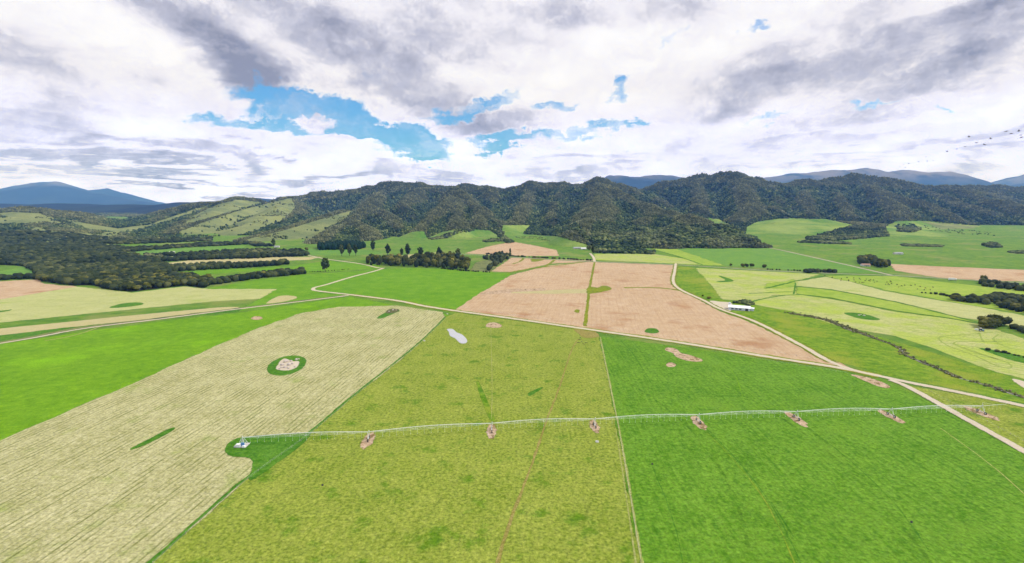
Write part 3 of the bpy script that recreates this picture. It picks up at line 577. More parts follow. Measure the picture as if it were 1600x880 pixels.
def hill_leaf():
    m, t, b = new_mat('hill_canopy')
    g = t.node('ShaderNodeNewGeometry'); r = g.outputs['Random Per Island']; pos = g.outputs['Position']
    tn = t.node('ShaderNodeAttribute', attribute_name='tone').outputs['Fac']
    big, _ = t.noise(pos, 1 / 170, 4, .65); b2, _ = t.noise(t.vec('ADD', pos, (900, 50, 0)), 1 / 60, 4, .65); sm, _ = t.noise(pos, 1 / 2.2, 3, .7)
    v = t.math('ADD', t.math('MULTIPLY', t.math('POWER', r, 2.0), .55), t.math('MULTIPLY', t.math('SUBTRACT', b2, .5), 1.7))
    v = t.math('ADD', t.math('ADD', v, t.math('MULTIPLY', t.math('SUBTRACT', sm, .5), .5)), .12)
    def ramp(cols):
        cr = t.node('ShaderNodeValToRGB'); el = cr.color_ramp.elements
        while len(el) < len(cols): el.new(.5)
        for i, c_ in enumerate(cols): el[i].position = i / (len(cols) - 1); el[i].color = (*c_, 1)
        t.put(cr.inputs[0], v); return cr.outputs[0]
    wood = ramp([srgb(26, 46, 26, KA), srgb(60, 84, 46, KA), srgb(100, 120, 66, KA), srgb(142, 156, 86, KA), srgb(190, 196, 122, KA)])
    scr = ramp([srgb(74, 84, 52, KA), srgb(108, 116, 76, KA), srgb(132, 138, 94, KA), srgb(158, 162, 114, KA), srgb(184, 190, 132, KA)])
    f = t.math('ADD', t.math('MULTIPLY', tn, 1.6), t.math('MULTIPLY', t.math('SUBTRACT', big, .5), 2.0))
    t.put(b.inputs['Base Color'], t.mix(t.ramp(f, -.25, .45), wood, scr)); b.inputs['Roughness'].default_value = .85
    bp = t.node('ShaderNodeBump'); bp.inputs['Strength'].default_value = .9; bp.inputs['Distance'].default_value = .8
    t.put(bp.inputs['Height'], sm); t.put(b.inputs['Normal'], bp.outputs[0]); return m
M['leaf_hill'] = hill_leaf()
M['leaf_near'] = leaf_mat('kanuka_leaf', [srgb(48, 58, 20, KA), srgb(80, 90, 32, KA), srgb(116, 118, 50, KA), srgb(164, 160, 80, KA)], False)
M['leaf_pine'] = leaf_mat('pine_needles', [srgb(42, 60, 28, KA), srgb(74, 90, 42, KA), srgb(120, 130, 74, KA)], False)
M['leaf_valley'] = leaf_mat('valley_canopy', [srgb(38, 52, 30, KA), srgb(60, 74, 42, KA), srgb(88, 98, 56, KA), srgb(134, 138, 84, KA)])
M['leaf_dark'] = leaf_mat('shelterbelt_needles', [srgb(22, 48, 30, KA), srgb(34, 66, 40, KA), srgb(54, 84, 50, KA)])
M['bark'] = simple('bark', (.11, .085, .06), .9, .3)

def ico(sub):
    bm = bmesh.new(); bmesh.ops.create_icosphere(bm, subdivisions=sub, radius=1); bm.verts.ensure_lookup_table()
    V = np.array([v.co[:] for v in bm.verts]); Fc = np.array([[v.index for v in f.verts] for f in bm.faces]); bm.free(); return V, Fc
ICO1, ICO2 = ico(1), ico(2)
def crown_mesh(name, kind, seed):
    """unit crown: clumps plus loose leaf sprays. kind 'broad' | 'pine'; unit height 1, radius about .5"""
    r = np.random.default_rng(seed); Vs = []; Fs = []; n = 0
    def add(V, Fc):
        nonlocal n
        Vs.append(V); Fs.append(Fc + n); n += len(V)
    cl = []
    if kind == 'broad':
        for i in range(11):
            a = r.random() * 2 * PI; q = .30 * math.sqrt(r.random()); zc = .30 + .45 * r.random()
            cl.append((q * math.cos(a), q * math.sin(a), zc, .17 + .10 * r.random(), .85))
        cl.append((0, 0, .55, .33, .95))
    else:
        for i in range(15):
            h = i / 14; a = i * 2.4; pr = math.sin(PI * (.12 + .82 * h)) ** .8; q = .30 * pr * (.5 + .8 * r.random())
            cl.append((q * math.cos(a), q * math.sin(a), .26 + .68 * h, (.13 * pr + .05) * (.7 + .6 * r.random()), .6))
    for x, y, zc, s, fl in cl:
        V, Fc = ICO2; V = V.copy() * (1 + .28 * (r.random((len(V), 1)) - .5)); V = V * [s, s, s * fl] + [x, y, zc]; add(V, Fc)
    for x, y, zc, s, fl in cl:                       # sprays standing out of the clumps: the ragged outline
        for k in range(16 if kind == 'broad' else 12):
            d = r.normal(size=3); d /= np.linalg.norm(d); c = np.array([x, y, zc]) + d * s * (1.0 + .35 * r.random()) * [1, 1, fl]
            a, b_ = r.normal(size=3), r.normal(size=3); a /= np.linalg.norm(a); b_ /= np.linalg.norm(b_); e_ = .035 + .03 * r.random()
            add(np.array([c - a * e_, c + b_ * e_, c + a * e_, c - b_ * e_]), np.array([[0, 1, 2], [0, 2, 3]]))
    return mesh_np(name, np.concatenate(Vs), np.concatenate(Fs))
def trunk_mesh(name, kind, seed):
    bm = bmesh.new(); r = random.Random(seed); top = .82 if kind == 'pine' else .5
    tube(bm, (0, 0, -.03), (0, 0, top), .035, .012, 7)
    for i in range(5):
        a = r.random() * 6.28; z0 = .18 + .08 * i
        tube(bm, (0, 0, z0), (.24 * math.cos(a), .24 * math.sin(a), z0 + .18), .014, .006, 5)
    me = bpy.data.meshes.new(name); bm.to_mesh(me); bm.free(); me.materials.append(M['bark']); return me
CROWN = {k: [crown_mesh('crown', k, 10 * i + 3) for i in range(6)] for k in ('broad', 'pine')}
for k, l in CROWN.items():
    for me in l: me.materials.append(M['leaf_near'] if k == 'broad' else M['leaf_pine'])
TRUNK = {k: [trunk_mesh('trunk', k, i) for i in range(3)] for k in ('broad', 'pine')}

def tree(x, y, z0, h, w, kind, label, group, name='tree'):
    e_ = empty(name, (x, y, z0), random.random() * 6.28); tag(e_, label, 'tree', group)
    c_ = link('crown', random.choice(CROWN[kind]), None, e_); c_.scale = (w, w, h)
    t_ = link('trunk', random.choice(TRUNK[kind]), None, e_); t_.scale = (h * .6, h * .6, h)
    return e_
def scatter(poly, spacing, seed=0):
    """points inside a ground polygon given in photo pixels, `spacing` metres apart"""
    W = [G(*p) for p in poly]; xs = [p[0] for p in W]; ys = [p[1] for p in W]; r = np.random.default_rng(seed + 100)
    gx, gy = np.meshgrid(np.arange(min(xs), max(xs) + spacing, spacing), np.arange(min(ys), max(ys) + spacing, spacing))
    gx = gx.ravel() + r.uniform(-.4, .4, gx.size) * spacing; gy = gy.ravel() + r.uniform(-.4, .4, gy.size) * spacing
    k = inpoly(gx, gy, W); return list(zip(gx[k], gy[k]))
# (polygon, spacing, height range, width/height range, kind, label, group)
BELTS = [
 ([(60,436),(84,427),(130,418),(180,414),(215,404),(240,411),(262,418),(270,431),(330,438),(332,445),(318,450),(290,446),(240,452),(205,456),(163,451),(150,446),(115,446),(72,442)], 7.6, (6.5, 10.5), (.95, 1.35), 'broad', 'dark olive broadleaf tree in the large wood above the pale hay field', 'trees of the large wood on the left'),
 ([(325,443),(400,431),(440,427),(472,425),(478,428),(440,432),(400,436),(330,446)], 7.0, (6.5, 10), (1.0, 1.3), 'broad', 'dark round tree in the thick hedge above the left green pasture', 'hedge trees above the left pasture'),
 ([(225,419),(300,417),(400,414),(445,411),(450,414),(400,418),(300,423),(240,428)], 8.5, (7, 10), (1.0, 1.3), 'broad', 'dark tree in the belt between the pale strip and the green strip', 'belt trees between two strip fields'),
 ([(190,405),(260,406),(300,403),(400,400),(480,397),(484,400),(400,404),(300,407),(200,412)], 9, (7, 10), (1.0, 1.3), 'broad', 'dark tree in the belt behind the pale strip field', 'belt trees behind the pale strip field'),
 ([(573,415),(640,417),(700,420),(730,424),(735,411),(700,402),(680,405),(600,408),(575,409)], 10.5, (6, 18), (.55, .95), 'broad', 'leafy tree in the wood at the head of the bright paddock', 'trees of the central wood'),
 ([(755,404),(785,398),(800,402),(778,414),(768,424),(762,424),(772,410)], 10, (6, 11), (.7, 1.0), 'broad', 'small tree in the hedge between wood and tilled plot', 'hedge trees beside the small tilled plot'),
 ([(1338,411),(1350,406),(1372,409),(1390,416),(1386,420),(1362,416)], 10, (9, 14), (.8, 1.1), 'broad', 'tree in the dark clump beside the road junction', 'clump trees by the road junction'),
 ([(1484,466),(1530,469),(1560,462),(1600,468),(1680,478),(1680,505),(1600,490),(1550,478),(1486,469)], 8, (5, 8), (1.1, 1.5), 'broad', 'rounded olive tree in the grove at the right edge', 'trees of the right edge grove'),
 ([(1531,509),(1548,505),(1572,508),(1574,512),(1552,514),(1534,513)], 6, (8, 11), (1.0, 1.3), 'broad', 'round bushy tree beside the small tractor', 'bushy trees beside the tractor'),
 ([(1574,510),(1600,515),(1660,524),(1660,532),(1600,521),(1574,514)], 6, (3, 5), (1.2, 1.6), 'broad', 'low bush right of the round trees beside the tractor', 'low bushes beside the tractor'),
 ([(1526,444),(1545,441),(1600,450),(1660,456),(1660,462),(1600,455),(1545,450)], 9, (5, 8), (1.1, 1.4), 'broad', 'dark tree in the hedge between public road and lime paddock', 'hedge trees below the public road'),
 ([(1258,425),(1282,424),(1282,426),(1260,427)], 6, (5, 7), (1.1, 1.4), 'broad', 'dark bushy tree in the first short hedge by the public road', 'first roadside hedge'),
 ([(1286,425),(1304,425),(1304,427),(1288,427)], 6, (5, 7), (1.1, 1.4), 'broad', 'dark bushy tree in the second short hedge by the public road', 'second roadside hedge'),
]
cand = []
for bi, (poly, sp_, hr, wr, kd, lb, gr) in enumerate(BELTS):
    for x, y in scatter(poly, sp_, bi):
        h = random.uniform(*hr); cand.append((h * random.uniform(.85, 1.1) / y, x, y, h, h * random.uniform(*wr), kd, lb, gr))
cand.sort(reverse=True)
NIND = 262
for s_, x, y, h, w, kd, lb, gr in cand[:NIND]: tree(x, y, .1, h, w, kd, lb, gr)
REST = cand[NIND:]
# trees that stand out on their own
lone = [(508, 425, 25, 16, 'pine', 'lone tall conifer standing in the green pasture'),
 (606, 400, 27, 13, 'pine', 'tall dark pine west of the pine pair'), (628, 401, 19, 9, 'pine', 'slender pine just left of the tall pine group'),
 (637, 401, 29, 15, 'pine', 'tallest broad pine behind the central wood'), (657, 403, 24, 15, 'pine', 'tall pine rising from the middle of the wood'),
 (668, 406, 20, 13, 'broad', 'tall leafy tree next to the middle of the wood'), (686, 404, 25, 13, 'pine', 'tall pine over the east part of the wood'),
 (697, 407, 17, 12, 'broad', 'shorter leafy tree over the east part of the wood'), (716, 403, 21, 12, 'pine', 'easternmost pine of the central wood'),
 (583, 393, 26, 14, 'pine', 'spreading pine on the green slope behind the wood'), (534, 400, 26, 12, 'pine', 'leftmost tree of the three above the strip field'),
 (546, 400, 28, 13, 'pine', 'middle tree of the three above the strip field'), (556, 400, 27, 12, 'pine', 'rightmost tree of the three above the strip field'),
 (428, 386, 24, 12, 'pine', 'solitary pine below the dry grassy spur'), (797, 398, 15, 5, 'pine', 'narrow dark poplar by the reddish tilled plot'),
 (926, 398, 22, 9, 'broad', 'pale poplar beside the cottages drive'), (444, 412, 11, 12, 'broad', 'single round tree at the end of the tree belt'),
 (479, 393, 12, 9, 'broad', 'single tree at the edge of the far green field'), (920, 391, 13, 13, 'broad', 'round tree beside the cottages'),
 (1142, 416.5, 6, 7, 'broad', 'leftmost bush standing beside the public road'), (1161, 417.5, 7, 9, 'broad', 'second bush from the left beside the public road'), (1166, 417.5, 7, 8, 'broad', 'third bush from the left beside the public road'), (1175, 418, 8, 9, 'broad', 'fourth bush from the left beside the public road'), (1194, 419, 8, 9, 'broad', 'fifth bush from the left beside the public road'),
 (1108, 467, 3.5, 6, 'broad', 'low bush above the farm road bend'), (1098, 464, 3, 3, 'broad', 'tiny bush above the farm road bend'),
 (1537, 440, 11, 10, 'broad', 'tall tree at the start of the hedge below the public road')]
for u, v, h, w, kd, lb in lone:
    x, y = G(u, v); tree(x, y, .1, h, w, kd, lb, None, 'pine_tree' if kd == 'pine' else 'tree')
def canopy(name, pts, mat, label, cat, ic=ICO1, jit=.35, group=None, kind='stuff', tone=None):
    """many small crowns in one mesh; pts rows: x, y, z, radius, height"""
    P = np.asarray(pts, float); n = len(P); V0, F0 = ic; m_ = len(V0)
    r = np.random.default_rng(len(P))
    ang = r.random(n) * 6.28; ca, sa = np.cos(ang)[:, None], np.sin(ang)[:, None]
    V = V0[None] * (1 + jit * (r.random((n, m_, 1)) - .5)) + 0 * P[:, None, :1]
    vx = V[:, :, 0] * ca - V[:, :, 1] * sa; vy = V[:, :, 0] * sa + V[:, :, 1] * ca
    X = vx * P[:, 3:4] + P[:, 0:1]; Y = vy * P[:, 3:4] + P[:, 1:2]; Z = V[:, :, 2] * P[:, 4:5] * .55 + P[:, 2:3] + P[:, 4:5] * .45
    VV = np.stack([X, Y, Z], -1).reshape(-1, 3); FF = (F0[None] + (np.arange(n) * m_)[:, None, None]).reshape(-1, 3)
    me_ = mesh_np(name, VV, FF)
    a_ = me_.attributes.new('tone', 'FLOAT', 'POINT'); a_.data.foreach_set('value', (np.repeat(tone, m_) if tone is not None else np.zeros(n * m_)).astype(np.float32))
    return tag(link(name, me_, mat), label, cat, group, kind)
def hedge_line(px, step, r_, h_, label, wob=1.0, name='hedge'):
    L = smooth_line([G(*p) for p in px], step); pts = []
    for p in L:
        if random.random() < .85: q = random.uniform(.6, 1.3); pts.append((p.x + random.uniform(-wob, wob), p.y + random.uniform(-wob, wob), 0, r_ * q, h_ * q))
    canopy(name, pts, M['leaf_valley'], label, 'hedge', ICO2, kind='thing')
hedge_line([(760, 397), (800, 400.5), (860, 404), (925, 407.5)], 3.2, 2.0, 3.0, 'thin dark hedge between the tilled plots and the low hills')
hedge_line([(1200, 421.5), (1250, 423.5), (1258, 424)], 5, 1.6, 2.2, 'low patchy hedge on the north side of the public road')
hedge_line([(690, 420), (730, 424), (765, 426)], 3.0, 1.6, 2.6, 'low dark hedge at the top edge of the bright paddock')
hedge_line([(1440, 458), (1470, 461), (1490, 466)], 4, 1.8, 2.6, 'low hedge leading to the right edge grove')
hedge_line([(1546, 548), (1570, 552), (1600, 559), (1650, 570)], 2.2, 1.5, 1.8, 'low dark bushes in the long green wedge at the right edge')
hedge_line([(440, 426), (500, 424.5), (545, 421)], 4, 1.0, 1.3, 'low ditch hedge running past the lone conifer')
sh = scatter([(1146,474),(1160,470.5),(1172,472),(1178,476),(1170,478),(1158,475)], 2.2, 55)
canopy('hedge', [(x, y, 0, random.uniform(1.2, 2.0), random.uniform(2.2, 3.6)) for x, y in sh], M['leaf_hill'], 'dark scrubby hedge right behind the white shed', 'hedge', ICO2, kind='thing')
for k_, poly in enumerate([[(505,386),(560,384),(568,387),(560,389.5),(510,390)], [(1258,386),(1300,372),(1385,364),(1370,374),(1330,378),(1280,384)]]): pass
canopy('shelterbelt', [(x, y, 0, random.uniform(4, 6), random.uniform(12, 18)) for x, y in scatter([(495,387),(560,384),(570,387),(560,390),(500,391)], 7, 71)], M['leaf_dark'], 'dark green conifer shelterbelt below the wooded spur', 'trees', ICO2)
if REST: canopy('woodland', [(x, y, 0, w * .5, h) for s_, x, y, h, w, kd, lb, gr in REST], M['leaf_valley'], 'remaining trees of the valley belts and woods, massed behind the nearer ones', 'woodland', ICO2)
# rolling woods on the left plain
LW = [([(-200,376),(0,376),(80,380),(150,383),(196,388),(190,400),(215,403),(180,413),(130,417),(84,426),(58,434),(52,424),(40,416),(0,414),(-200,418)], 9.5, 'dark kanuka woodland covering the left plain'),
 ([(-200,434),(0,434),(46,433),(60,436),(0,438),(-200,444)], 8, 'dark hedge line above the left tilled field'),
 ([(190,388),(260,386),(330,380),(400,380),(430,385),(400,386),(390,382),(290,387),(190,395)], 12, 'dark woods in the distance above the far green strip'),
 ([(222,400),(300,396),(390,391),(470,392),(480,396),(400,398),(300,401)], 10, 'tree belt in the distance between the strips'),
 ([(0,372),(200,376),(330,372),(330,377),(200,382),(0,378)], 14, 'thin far tree line at the foot of the left hills'),
 ([(840,365),(900,372),(925,386),(960,388),(1025,394),(1022,398),(1000,397),(930,396),(918,386),(870,370)], 8.5, 'dark scrub along the foot of the central hill'),
 ([(925,386),(1000,388),(1180,388),(1186,385),(1150,375),(925,372)], 9, 'scrub along the base of the wooded hill')]
for k_, (poly, s_, lb) in enumerate(LW):
    pts = scatter(poly, s_, 200 + k_); A = np.array(pts); Zt = np.maximum(tz(A[:, 0], A[:, 1]), 0)
    canopy('woodland', [(x, y, zz, s_ * random.uniform(.45, .75), random.uniform(4.5, 9)) for (x, y), zz in zip(pts, Zt)], M['leaf_valley'] if k_ < 5 else M['leaf_hill'], lb, 'woodland', ICO2 if k_ < 2 else ICO1)
# dark floor under the left woods so that no bright pasture shows between stems
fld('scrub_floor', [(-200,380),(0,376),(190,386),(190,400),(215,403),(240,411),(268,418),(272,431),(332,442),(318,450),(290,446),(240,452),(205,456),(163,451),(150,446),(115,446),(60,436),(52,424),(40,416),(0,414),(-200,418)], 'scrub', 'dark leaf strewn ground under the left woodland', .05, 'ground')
# hill forest
FLATWOOD = [[(-300,332),(0,332),(100,332),(200,333),(330,340),(400,366),(330,374),(200,382),(0,380),(-300,380)], [(470,374),(520,368),(620,366),(600,376),(560,382),(480,386)], [(925,370),(1180,372),(1188,386),(1000,390),(930,392)]]
CLEAR = [[(60,346),(110,348),(160,353),(100,355),(50,352)], [(-50,370),(10,368),(60,374),(0,376),(-60,376)], [(160,352),(230,347),(260,350),(200,357)], [(-100,358),(0,352),(90,352),(80,358),(0,362)], [(130,388),(190,384),(250,383),(190,391),(140,393)], [(330,345),(380,342),(400,350),(350,356)], [(30,367),(58,359),(110,365),(180,362),(230,365),(180,371),(110,370)], [(75,385),(110,377),(150,372),(180,374),(150,379),(110,385)], [(222,370),(300,364),(365,367),(300,374)], [(225,377),(300,376),(300,379),(225,380)], [(235,361),(330,358),(335,362),(240,364)]]
def hill_forest():
    n = 420000; s_ = RNG.uniform(-1.3, 1.3, n); d_ = 1100 * (5200 / 1100) ** (RNG.random(n) ** .8)
    x = s_ * d_; y = d_; zt = tz(x, y)
    u, v = proj(x, y, zt)
    g_ = np.zeros(n, bool); dr = g_.copy()
    for p in GRASS: g_ |= inpoly(u, v, p)
    for p in DRY: dr |= inpoly(u, v, p)
    flatw = np.zeros(n, bool)
    for p in FLATWOOD: flatw |= inpoly(u, v, p)
    for p in CLEAR: flatw &= ~inpoly(u, v, p)
    zt = np.maximum(zt, 0)
    ok = ((zt > .5) | flatw) & ~g_ & (~dr | (RNG.random(n) < np.clip((fbm(x / 110, y / 110, 3) - .10) * .9, 0.003, .6)))
    # sparse openings
    op = fbm(x / 220, y / 220, 3); ok &= (op < .26) | (RNG.random(n) < .45)
    # keep what can be seen (with a wide margin): running maximum of elevation along each bearing
    T = (ZZ - H + 30) / DD; run = np.maximum.accumulate(np.vstack([np.full((1, NS), -9.0), (ZZ[:-1] - H) / DD[:-1]]), 0)
    ci = np.clip(((s_ + 1.55) / 3.1 * (NS - 1)).astype(int), 0, NS - 1)
    ri = np.clip((np.log(d_ / 900) / math.log(6500 / 900) * (ND - 1)).astype(int), 0, ND - 1)
    ok &= (zt + 22 - H) / d_ > run[ri, ci]
    return x[ok], y[ok], zt[ok], d_[ok], CONV[ri, ci][ok]
hx, hy, hz_, hd, hc = hill_forest()
print('hill trees', len(hx))
rad = RNG.uniform(2.2, 4.8, len(hx)) * np.clip(hd / 2400, .72, 1.5) * (1 - .22 * hc); hh_ = rad * RNG.uniform(1.2, 2.4, len(hx))
nearm = hd < 1900
canopy('forest', np.stack([hx, hy, hz_ - 1, rad, hh_], 1)[nearm], M['leaf_hill'], 'dark native forest and scrub on the near faces of the hills', 'forest', ICO2, tone=hc[nearm])
canopy('forest', np.stack([hx, hy, hz_ - 1, rad, hh_], 1)[~nearm], M['leaf_hill'], 'dark native forest on the high ridges behind', 'forest', ICO1, tone=hc[~nearm])
# shrubs on the right slopes
pl = [([(1258,386),(1262,376),(1300,372),(1345,366),(1385,362),(1388,370),(1350,376),(1320,381),(1290,386)], 9, (5, 10), 'dark gully scrub running down the right green slope'),
 ([(1406,392),(1420,392),(1470,395),(1468,399),(1410,397)], 10, (3, 5), 'low brown shrubs along the track on the right slope'),
 ([(1535,393),(1545,389),(1556,392),(1560,399),(1545,401)], 8, (6, 9), 'dark shrub clump on the right slope'),
 ([(1575,412),(1600,410),(1640,414),(1640,420),(1580,416)], 9, (3, 5), 'low grey shrubs at the right edge above the tilled field'),
 ([(1245,390),(1262,386),(1325,389),(1328,393),(1290,393)], 9, (3, 6), 'scattered shrubs below the gully scrub'),
 ([(668,376),(690,368),(712,360),(745,357),(742,361),(715,365),(695,373),(676,380)], 8, (3, 6), 'dark scrub line curving over the low green hill'),
 ([(778,362),(786,362),(792,378),(802,388),(794,392),(782,380)], 8, (5, 9), 'dark scrub between the low green hills'),
 ([(755,384),(775,378),(795,380),(795,386),(775,386),(757,389)], 7, (3, 6), 'scrub above the reddish tilled plot'),
 ([(800,371),(840,370),(862,375),(850,378),(810,376)], 6, (1, 2), 'low rough growth on the hill behind the reddish plot'),
 ([(1440,352),(1480,356),(1540,366),(1560,372),(1500,368),(1450,360)], 6, (2, 4), 'sparse shrubs over the dry right slope'),
 ([(1400,352),(1425,350),(1440,358),(1425,364),(1402,362)], 9, (4, 8), 'dark scrub pocket at the top of the right slope')]
for k_, (poly, s_, hr, lb) in enumerate(pl):
    # march each photo point onto the slope
    U2 = np.array(poly, float); 
    m_ = inpoly(U, Vv, poly) & (DD < 2700); xs, ys, zs = XX[m_], YY[m_], ZZ[m_]
    if len(xs) < 5: xs, ys = np.array(scatter(poly, s_, k_)).T; zs = xs * 0
    sel = RNG.random(len(xs)) < (min(1, 260 / len(xs)) * (.25 if 'parse' in lb or 'rough' in lb else 1)) if k_ else np.ones(len(xs), bool)
    canopy('scrub', [(x + random.uniform(-3, 3), y + random.uniform(-6, 6), max(zz, 0) - .6, random.uniform(.45, .8) * s_ * .8, random.uniform(*hr)) for x, y, zz in zip(xs[sel], ys[sel], zs[sel])], M['leaf_hill'], lb, 'scrub', ICO2)
# rushes standing along the stream
def along(px, wd, n, seed):
    L = smooth_line([G(*p) for p in px], 2); r = random.Random(seed); out = []
    for _ in range(n):
        p = r.choice(L); out.append((p.x + r.gauss(0, wd), p.y + r.gauss(0, wd * 1.3), .1, r.uniform(.5, 1.2), r.uniform(.7, 1.6)))
    return out
M['rush'] = leaf_mat('rush_clump', [srgb(110, 120, 70, KA), srgb(158, 156, 108, KA), srgb(196, 188, 150, KA)])
canopy('rushes', along([(1235,490),(1258,493),(1290,500),(1325,513),(1345,521)], 2.4, 170, 1), M['rush'], 'brown rushes crowding the upper stream', 'rushes', ICO1)
canopy('rushes', along([(1345,521),(1370,530),(1405,544),(1415,555),(1440,566),(1470,578),(1500,592)], 1.3, 130, 2), M['rush'], 'grey green rushes lining the lower stream', 'rushes', ICO1)
canopy('rushes', along([(1520,597),(1540,602),(1600,621),(1680,641)], 1.2, 70, 3), M['rush'], 'rushes lining the stream at the right edge', 'rushes', ICO1)

# ---------------------------------------------------------------- centre pivot irrigator
M['galv'] = simple('galvanised_steel', (.62, .66, .64), .45, .08, 1, .25)
M['galv2'] = simple('pale_painted_steel', (.72, .76, .74), .5, .06)
M['white'] = simple('white_paint', (.82, .82, .83), .5, .04)
M['blue'] = simple('blue_panel', (.10, .24, .48), .45, .1)
M['rubber'] = simple('rubber', (.025, .025, .027), .8, .2)
M['dark'] = simple('dark_steel', (.05, .05, .055), .6, .2)
M['concrete'] = simple('concrete', (.55, .53, .50), .9, .12)
M['glass'] = simple('window_glass', (.03, .04, .05), .1, .1)
PH = 4.3
root = empty('pivot_irrigator', (PIVOT[0], PIVOT[1], .2)); tag(root, 'long centre pivot irrigator on wheeled towers spanning both pastures', 'irrigator')
O = Vector((PIVOT[0], PIVOT[1], .2))
bm = bmesh.new(); box(bm, (0, 0, .2), (4.6, 4.6, .4)); box(bm, (-2.6, -1.2, .3), (2.0, 1.8, .6)); bmesh_obj('concrete_base', bm, M['concrete'], root)
bm = bmesh.new()
for sx in (-1, 1):
    for sy in (-1, 1): tube(bm, (sx * 1.7, sy * 1.7, .4), (sx * .35, sy * .35, PH), .09, .07)
for zz in (1.6, 2.9):
    q = 1.7 - (zz - .4) / (PH - .4) * 1.35
    for a, b_ in (((-q, -q), (q, -q)), ((q, -q), (q, q)), ((q, q), (-q, q)), ((-q, q), (-q, -q))): tube(bm, (*a, zz), (*b_, zz), .05)
tube(bm, (0, 0, .4), (0, 0, PH + .3), .14, .14, 10); tube(bm, (0, 0, PH), (0, 0, PH + .9), .22, .12, 10)
bmesh_obj('pivot_tower', bm, M['galv'], root)
bm = bmesh.new(); box(bm, (.9, -1.9, 1.6), (1.5, .6, 1.7)); cb = bmesh_obj('control_box', bm, M['blue'], root)
bm = bmesh.new(); box(bm, (-1.3, -1.9, 1.1), (1.9, 1.3, 1.5)); box(bm, (1.6, -2.4, .8), (1.2, 1.2, .9)); bmesh_obj('equipment_cabinet', bm, M['white'], root)
tubes_pts = [Vector((0, 0, PH))] + [Vector((x - O.x, y - O.y, PH)) for x, y in TW]
def span_objs(a, b_):
    d = b_ - a; L = d.length; dx = d.normalized(); side = Vector((-dx.y, dx.x, 0)); rise = 1.1
    def pt(s): return a + d * s + Vector((0, 0, rise * math.sin(PI * s)))
    bm = bmesh.new(); N = 16
    for i in range(N): tube(bm, pt(i / N), pt((i + 1) / N), .125, None, 6)
    sp_o = bmesh_obj('span_pipe', bm, M['galv2'], root)
    bm = bmesh.new(); K = 8; low = []
    for i in range(1, K):
        s = i / K; bp_ = pt(s); dep = 1.25 * math.sin(PI * s) ** .6
        l_, r_ = bp_ + side * .75 - Vector((0, 0, dep)), bp_ - side * .75 - Vector((0, 0, dep)); low.append((l_, r_))
        tube(bm, bp_, l_, .045, None, 4); tube(bm, bp_, r_, .045, None, 4); tube(bm, l_, r_, .04, None, 4)
    for sd in (0, 1):
        ch = [a] + [q[sd] for q in low] + [b_]
        for i in range(len(ch) - 1): tube(bm, ch[i], ch[i + 1], .032, None, 4)
        for i in range(len(low)): tube(bm, pt((i + .5) / K), low[i][sd], .025, None, 4); tube(bm, low[i][sd], pt((i + 1.5) / K), .025, None, 4)
    bmesh_obj('truss', bm, M['galv'], sp_o)
    bm = bmesh.new()
    for i in range(1, 18):
        p = pt(i / 18) + side * .3; tube(bm, pt(i / 18), p + Vector((0, 0, .25)), .03, None, 4); tube(bm, p + Vector((0, 0, .25)), (p.x, p.y, 1.5), .03, None, 4); tube(bm, (p.x, p.y, 1.5), (p.x, p.y, 1.3), .10, .10, 6)
    bmesh_obj('drop_hoses', bm, M['galv'], sp_o)
for i in range(7): span_objs(tubes_pts[i], tubes_pts[i + 1])
def wheel_mesh():
    bm = bmesh.new(); R_, w_ = .72, .19; n = 24; prof = [(R_ - .22, -w_), (R_ - .05, -w_), (R_, -w_ * .7), (R_, w_ * .7), (R_ - .05, w_), (R_ - .22, w_)]
    rings = [[bm.verts.new((r * math.cos(2 * PI * i / n), yy, r * math.sin(2 * PI * i / n))) for r, yy in prof] for i in range(n)]
    for i in range(n):
        for j in range(len(prof)): bm.faces.new((rings[i][j], rings[(i + 1) % n][j], rings[(i + 1) % n][(j + 1) % len(prof)], rings[i][(j + 1) % len(prof)]))
    for i in range(12):
        a = 2 * PI * i / 12; box(bm, (R_ * math.cos(a), 0, R_ * math.sin(a)), (.07, w_ * 2, .09), Matrix.Rotation(-a, 4, 'Y'))
    me = bpy.data.meshes.new('wheel'); bm.to_mesh(me); bm.free(); me.materials.append(M['rubber']); return me
def rim_mesh():
    bm = bmesh.new(); tube(bm, (0, -.09, 0), (0, .09, 0), .5, .5, 20); tube(bm, (0, -.16, 0), (0, .16, 0), .14, .14, 10)
    me = bpy.data.meshes.new('rim'); bm.to_mesh(me); bm.free(); me.materials.append(M['galv']); return me
WM, RM = wheel_mesh(), rim_mesh()
dirp = (tubes_pts[-1] - tubes_pts[1]).normalized(); ang = math.atan2(dirp.y, dirp.x)
def tower_frame():
    bm = bmesh.new(); wb = 2.35
    for s in (-1, 1):
        tube(bm, (0, s * wb, .75), (-.45, 0, PH), .075, None, 6); tube(bm, (0, s * wb, .75), (.45, 0, PH), .075, None, 6)
        tube(bm, (0, s * wb * .55, .75 + (PH - .75) * .45), (0, 0, 1.0), .04, None, 5)
    tube(bm, (0, -wb, .75), (0, wb, .75), .10, None, 6); box(bm, (0, 0, .95), (.35, .9, .35)); tube(bm, (-.6, 0, PH), (.6, 0, PH), .16, None, 8); box(bm, (.35, 0, PH + .45), (.3, .4, .6))
    me = bpy.data.meshes.new('drive_tower'); bm.to_mesh(me); bm.free(); me.materials.append(M['galv']); return me
TF = tower_frame()
proto = link('drive_tower', TF, None, root); pw = []
for s in (-1, 1):
    w_ = link('wheel', WM, None, proto); w_.location = (0.05, s * 2.35, .72); w_.rotation_euler = (0, 0, PI / 2); 
    r_ = link('rim', RM, None, proto); r_.location = (0.05, s * 2.35, .72); r_.rotation_euler = (0, 0, PI / 2); pw += [w_, r_]
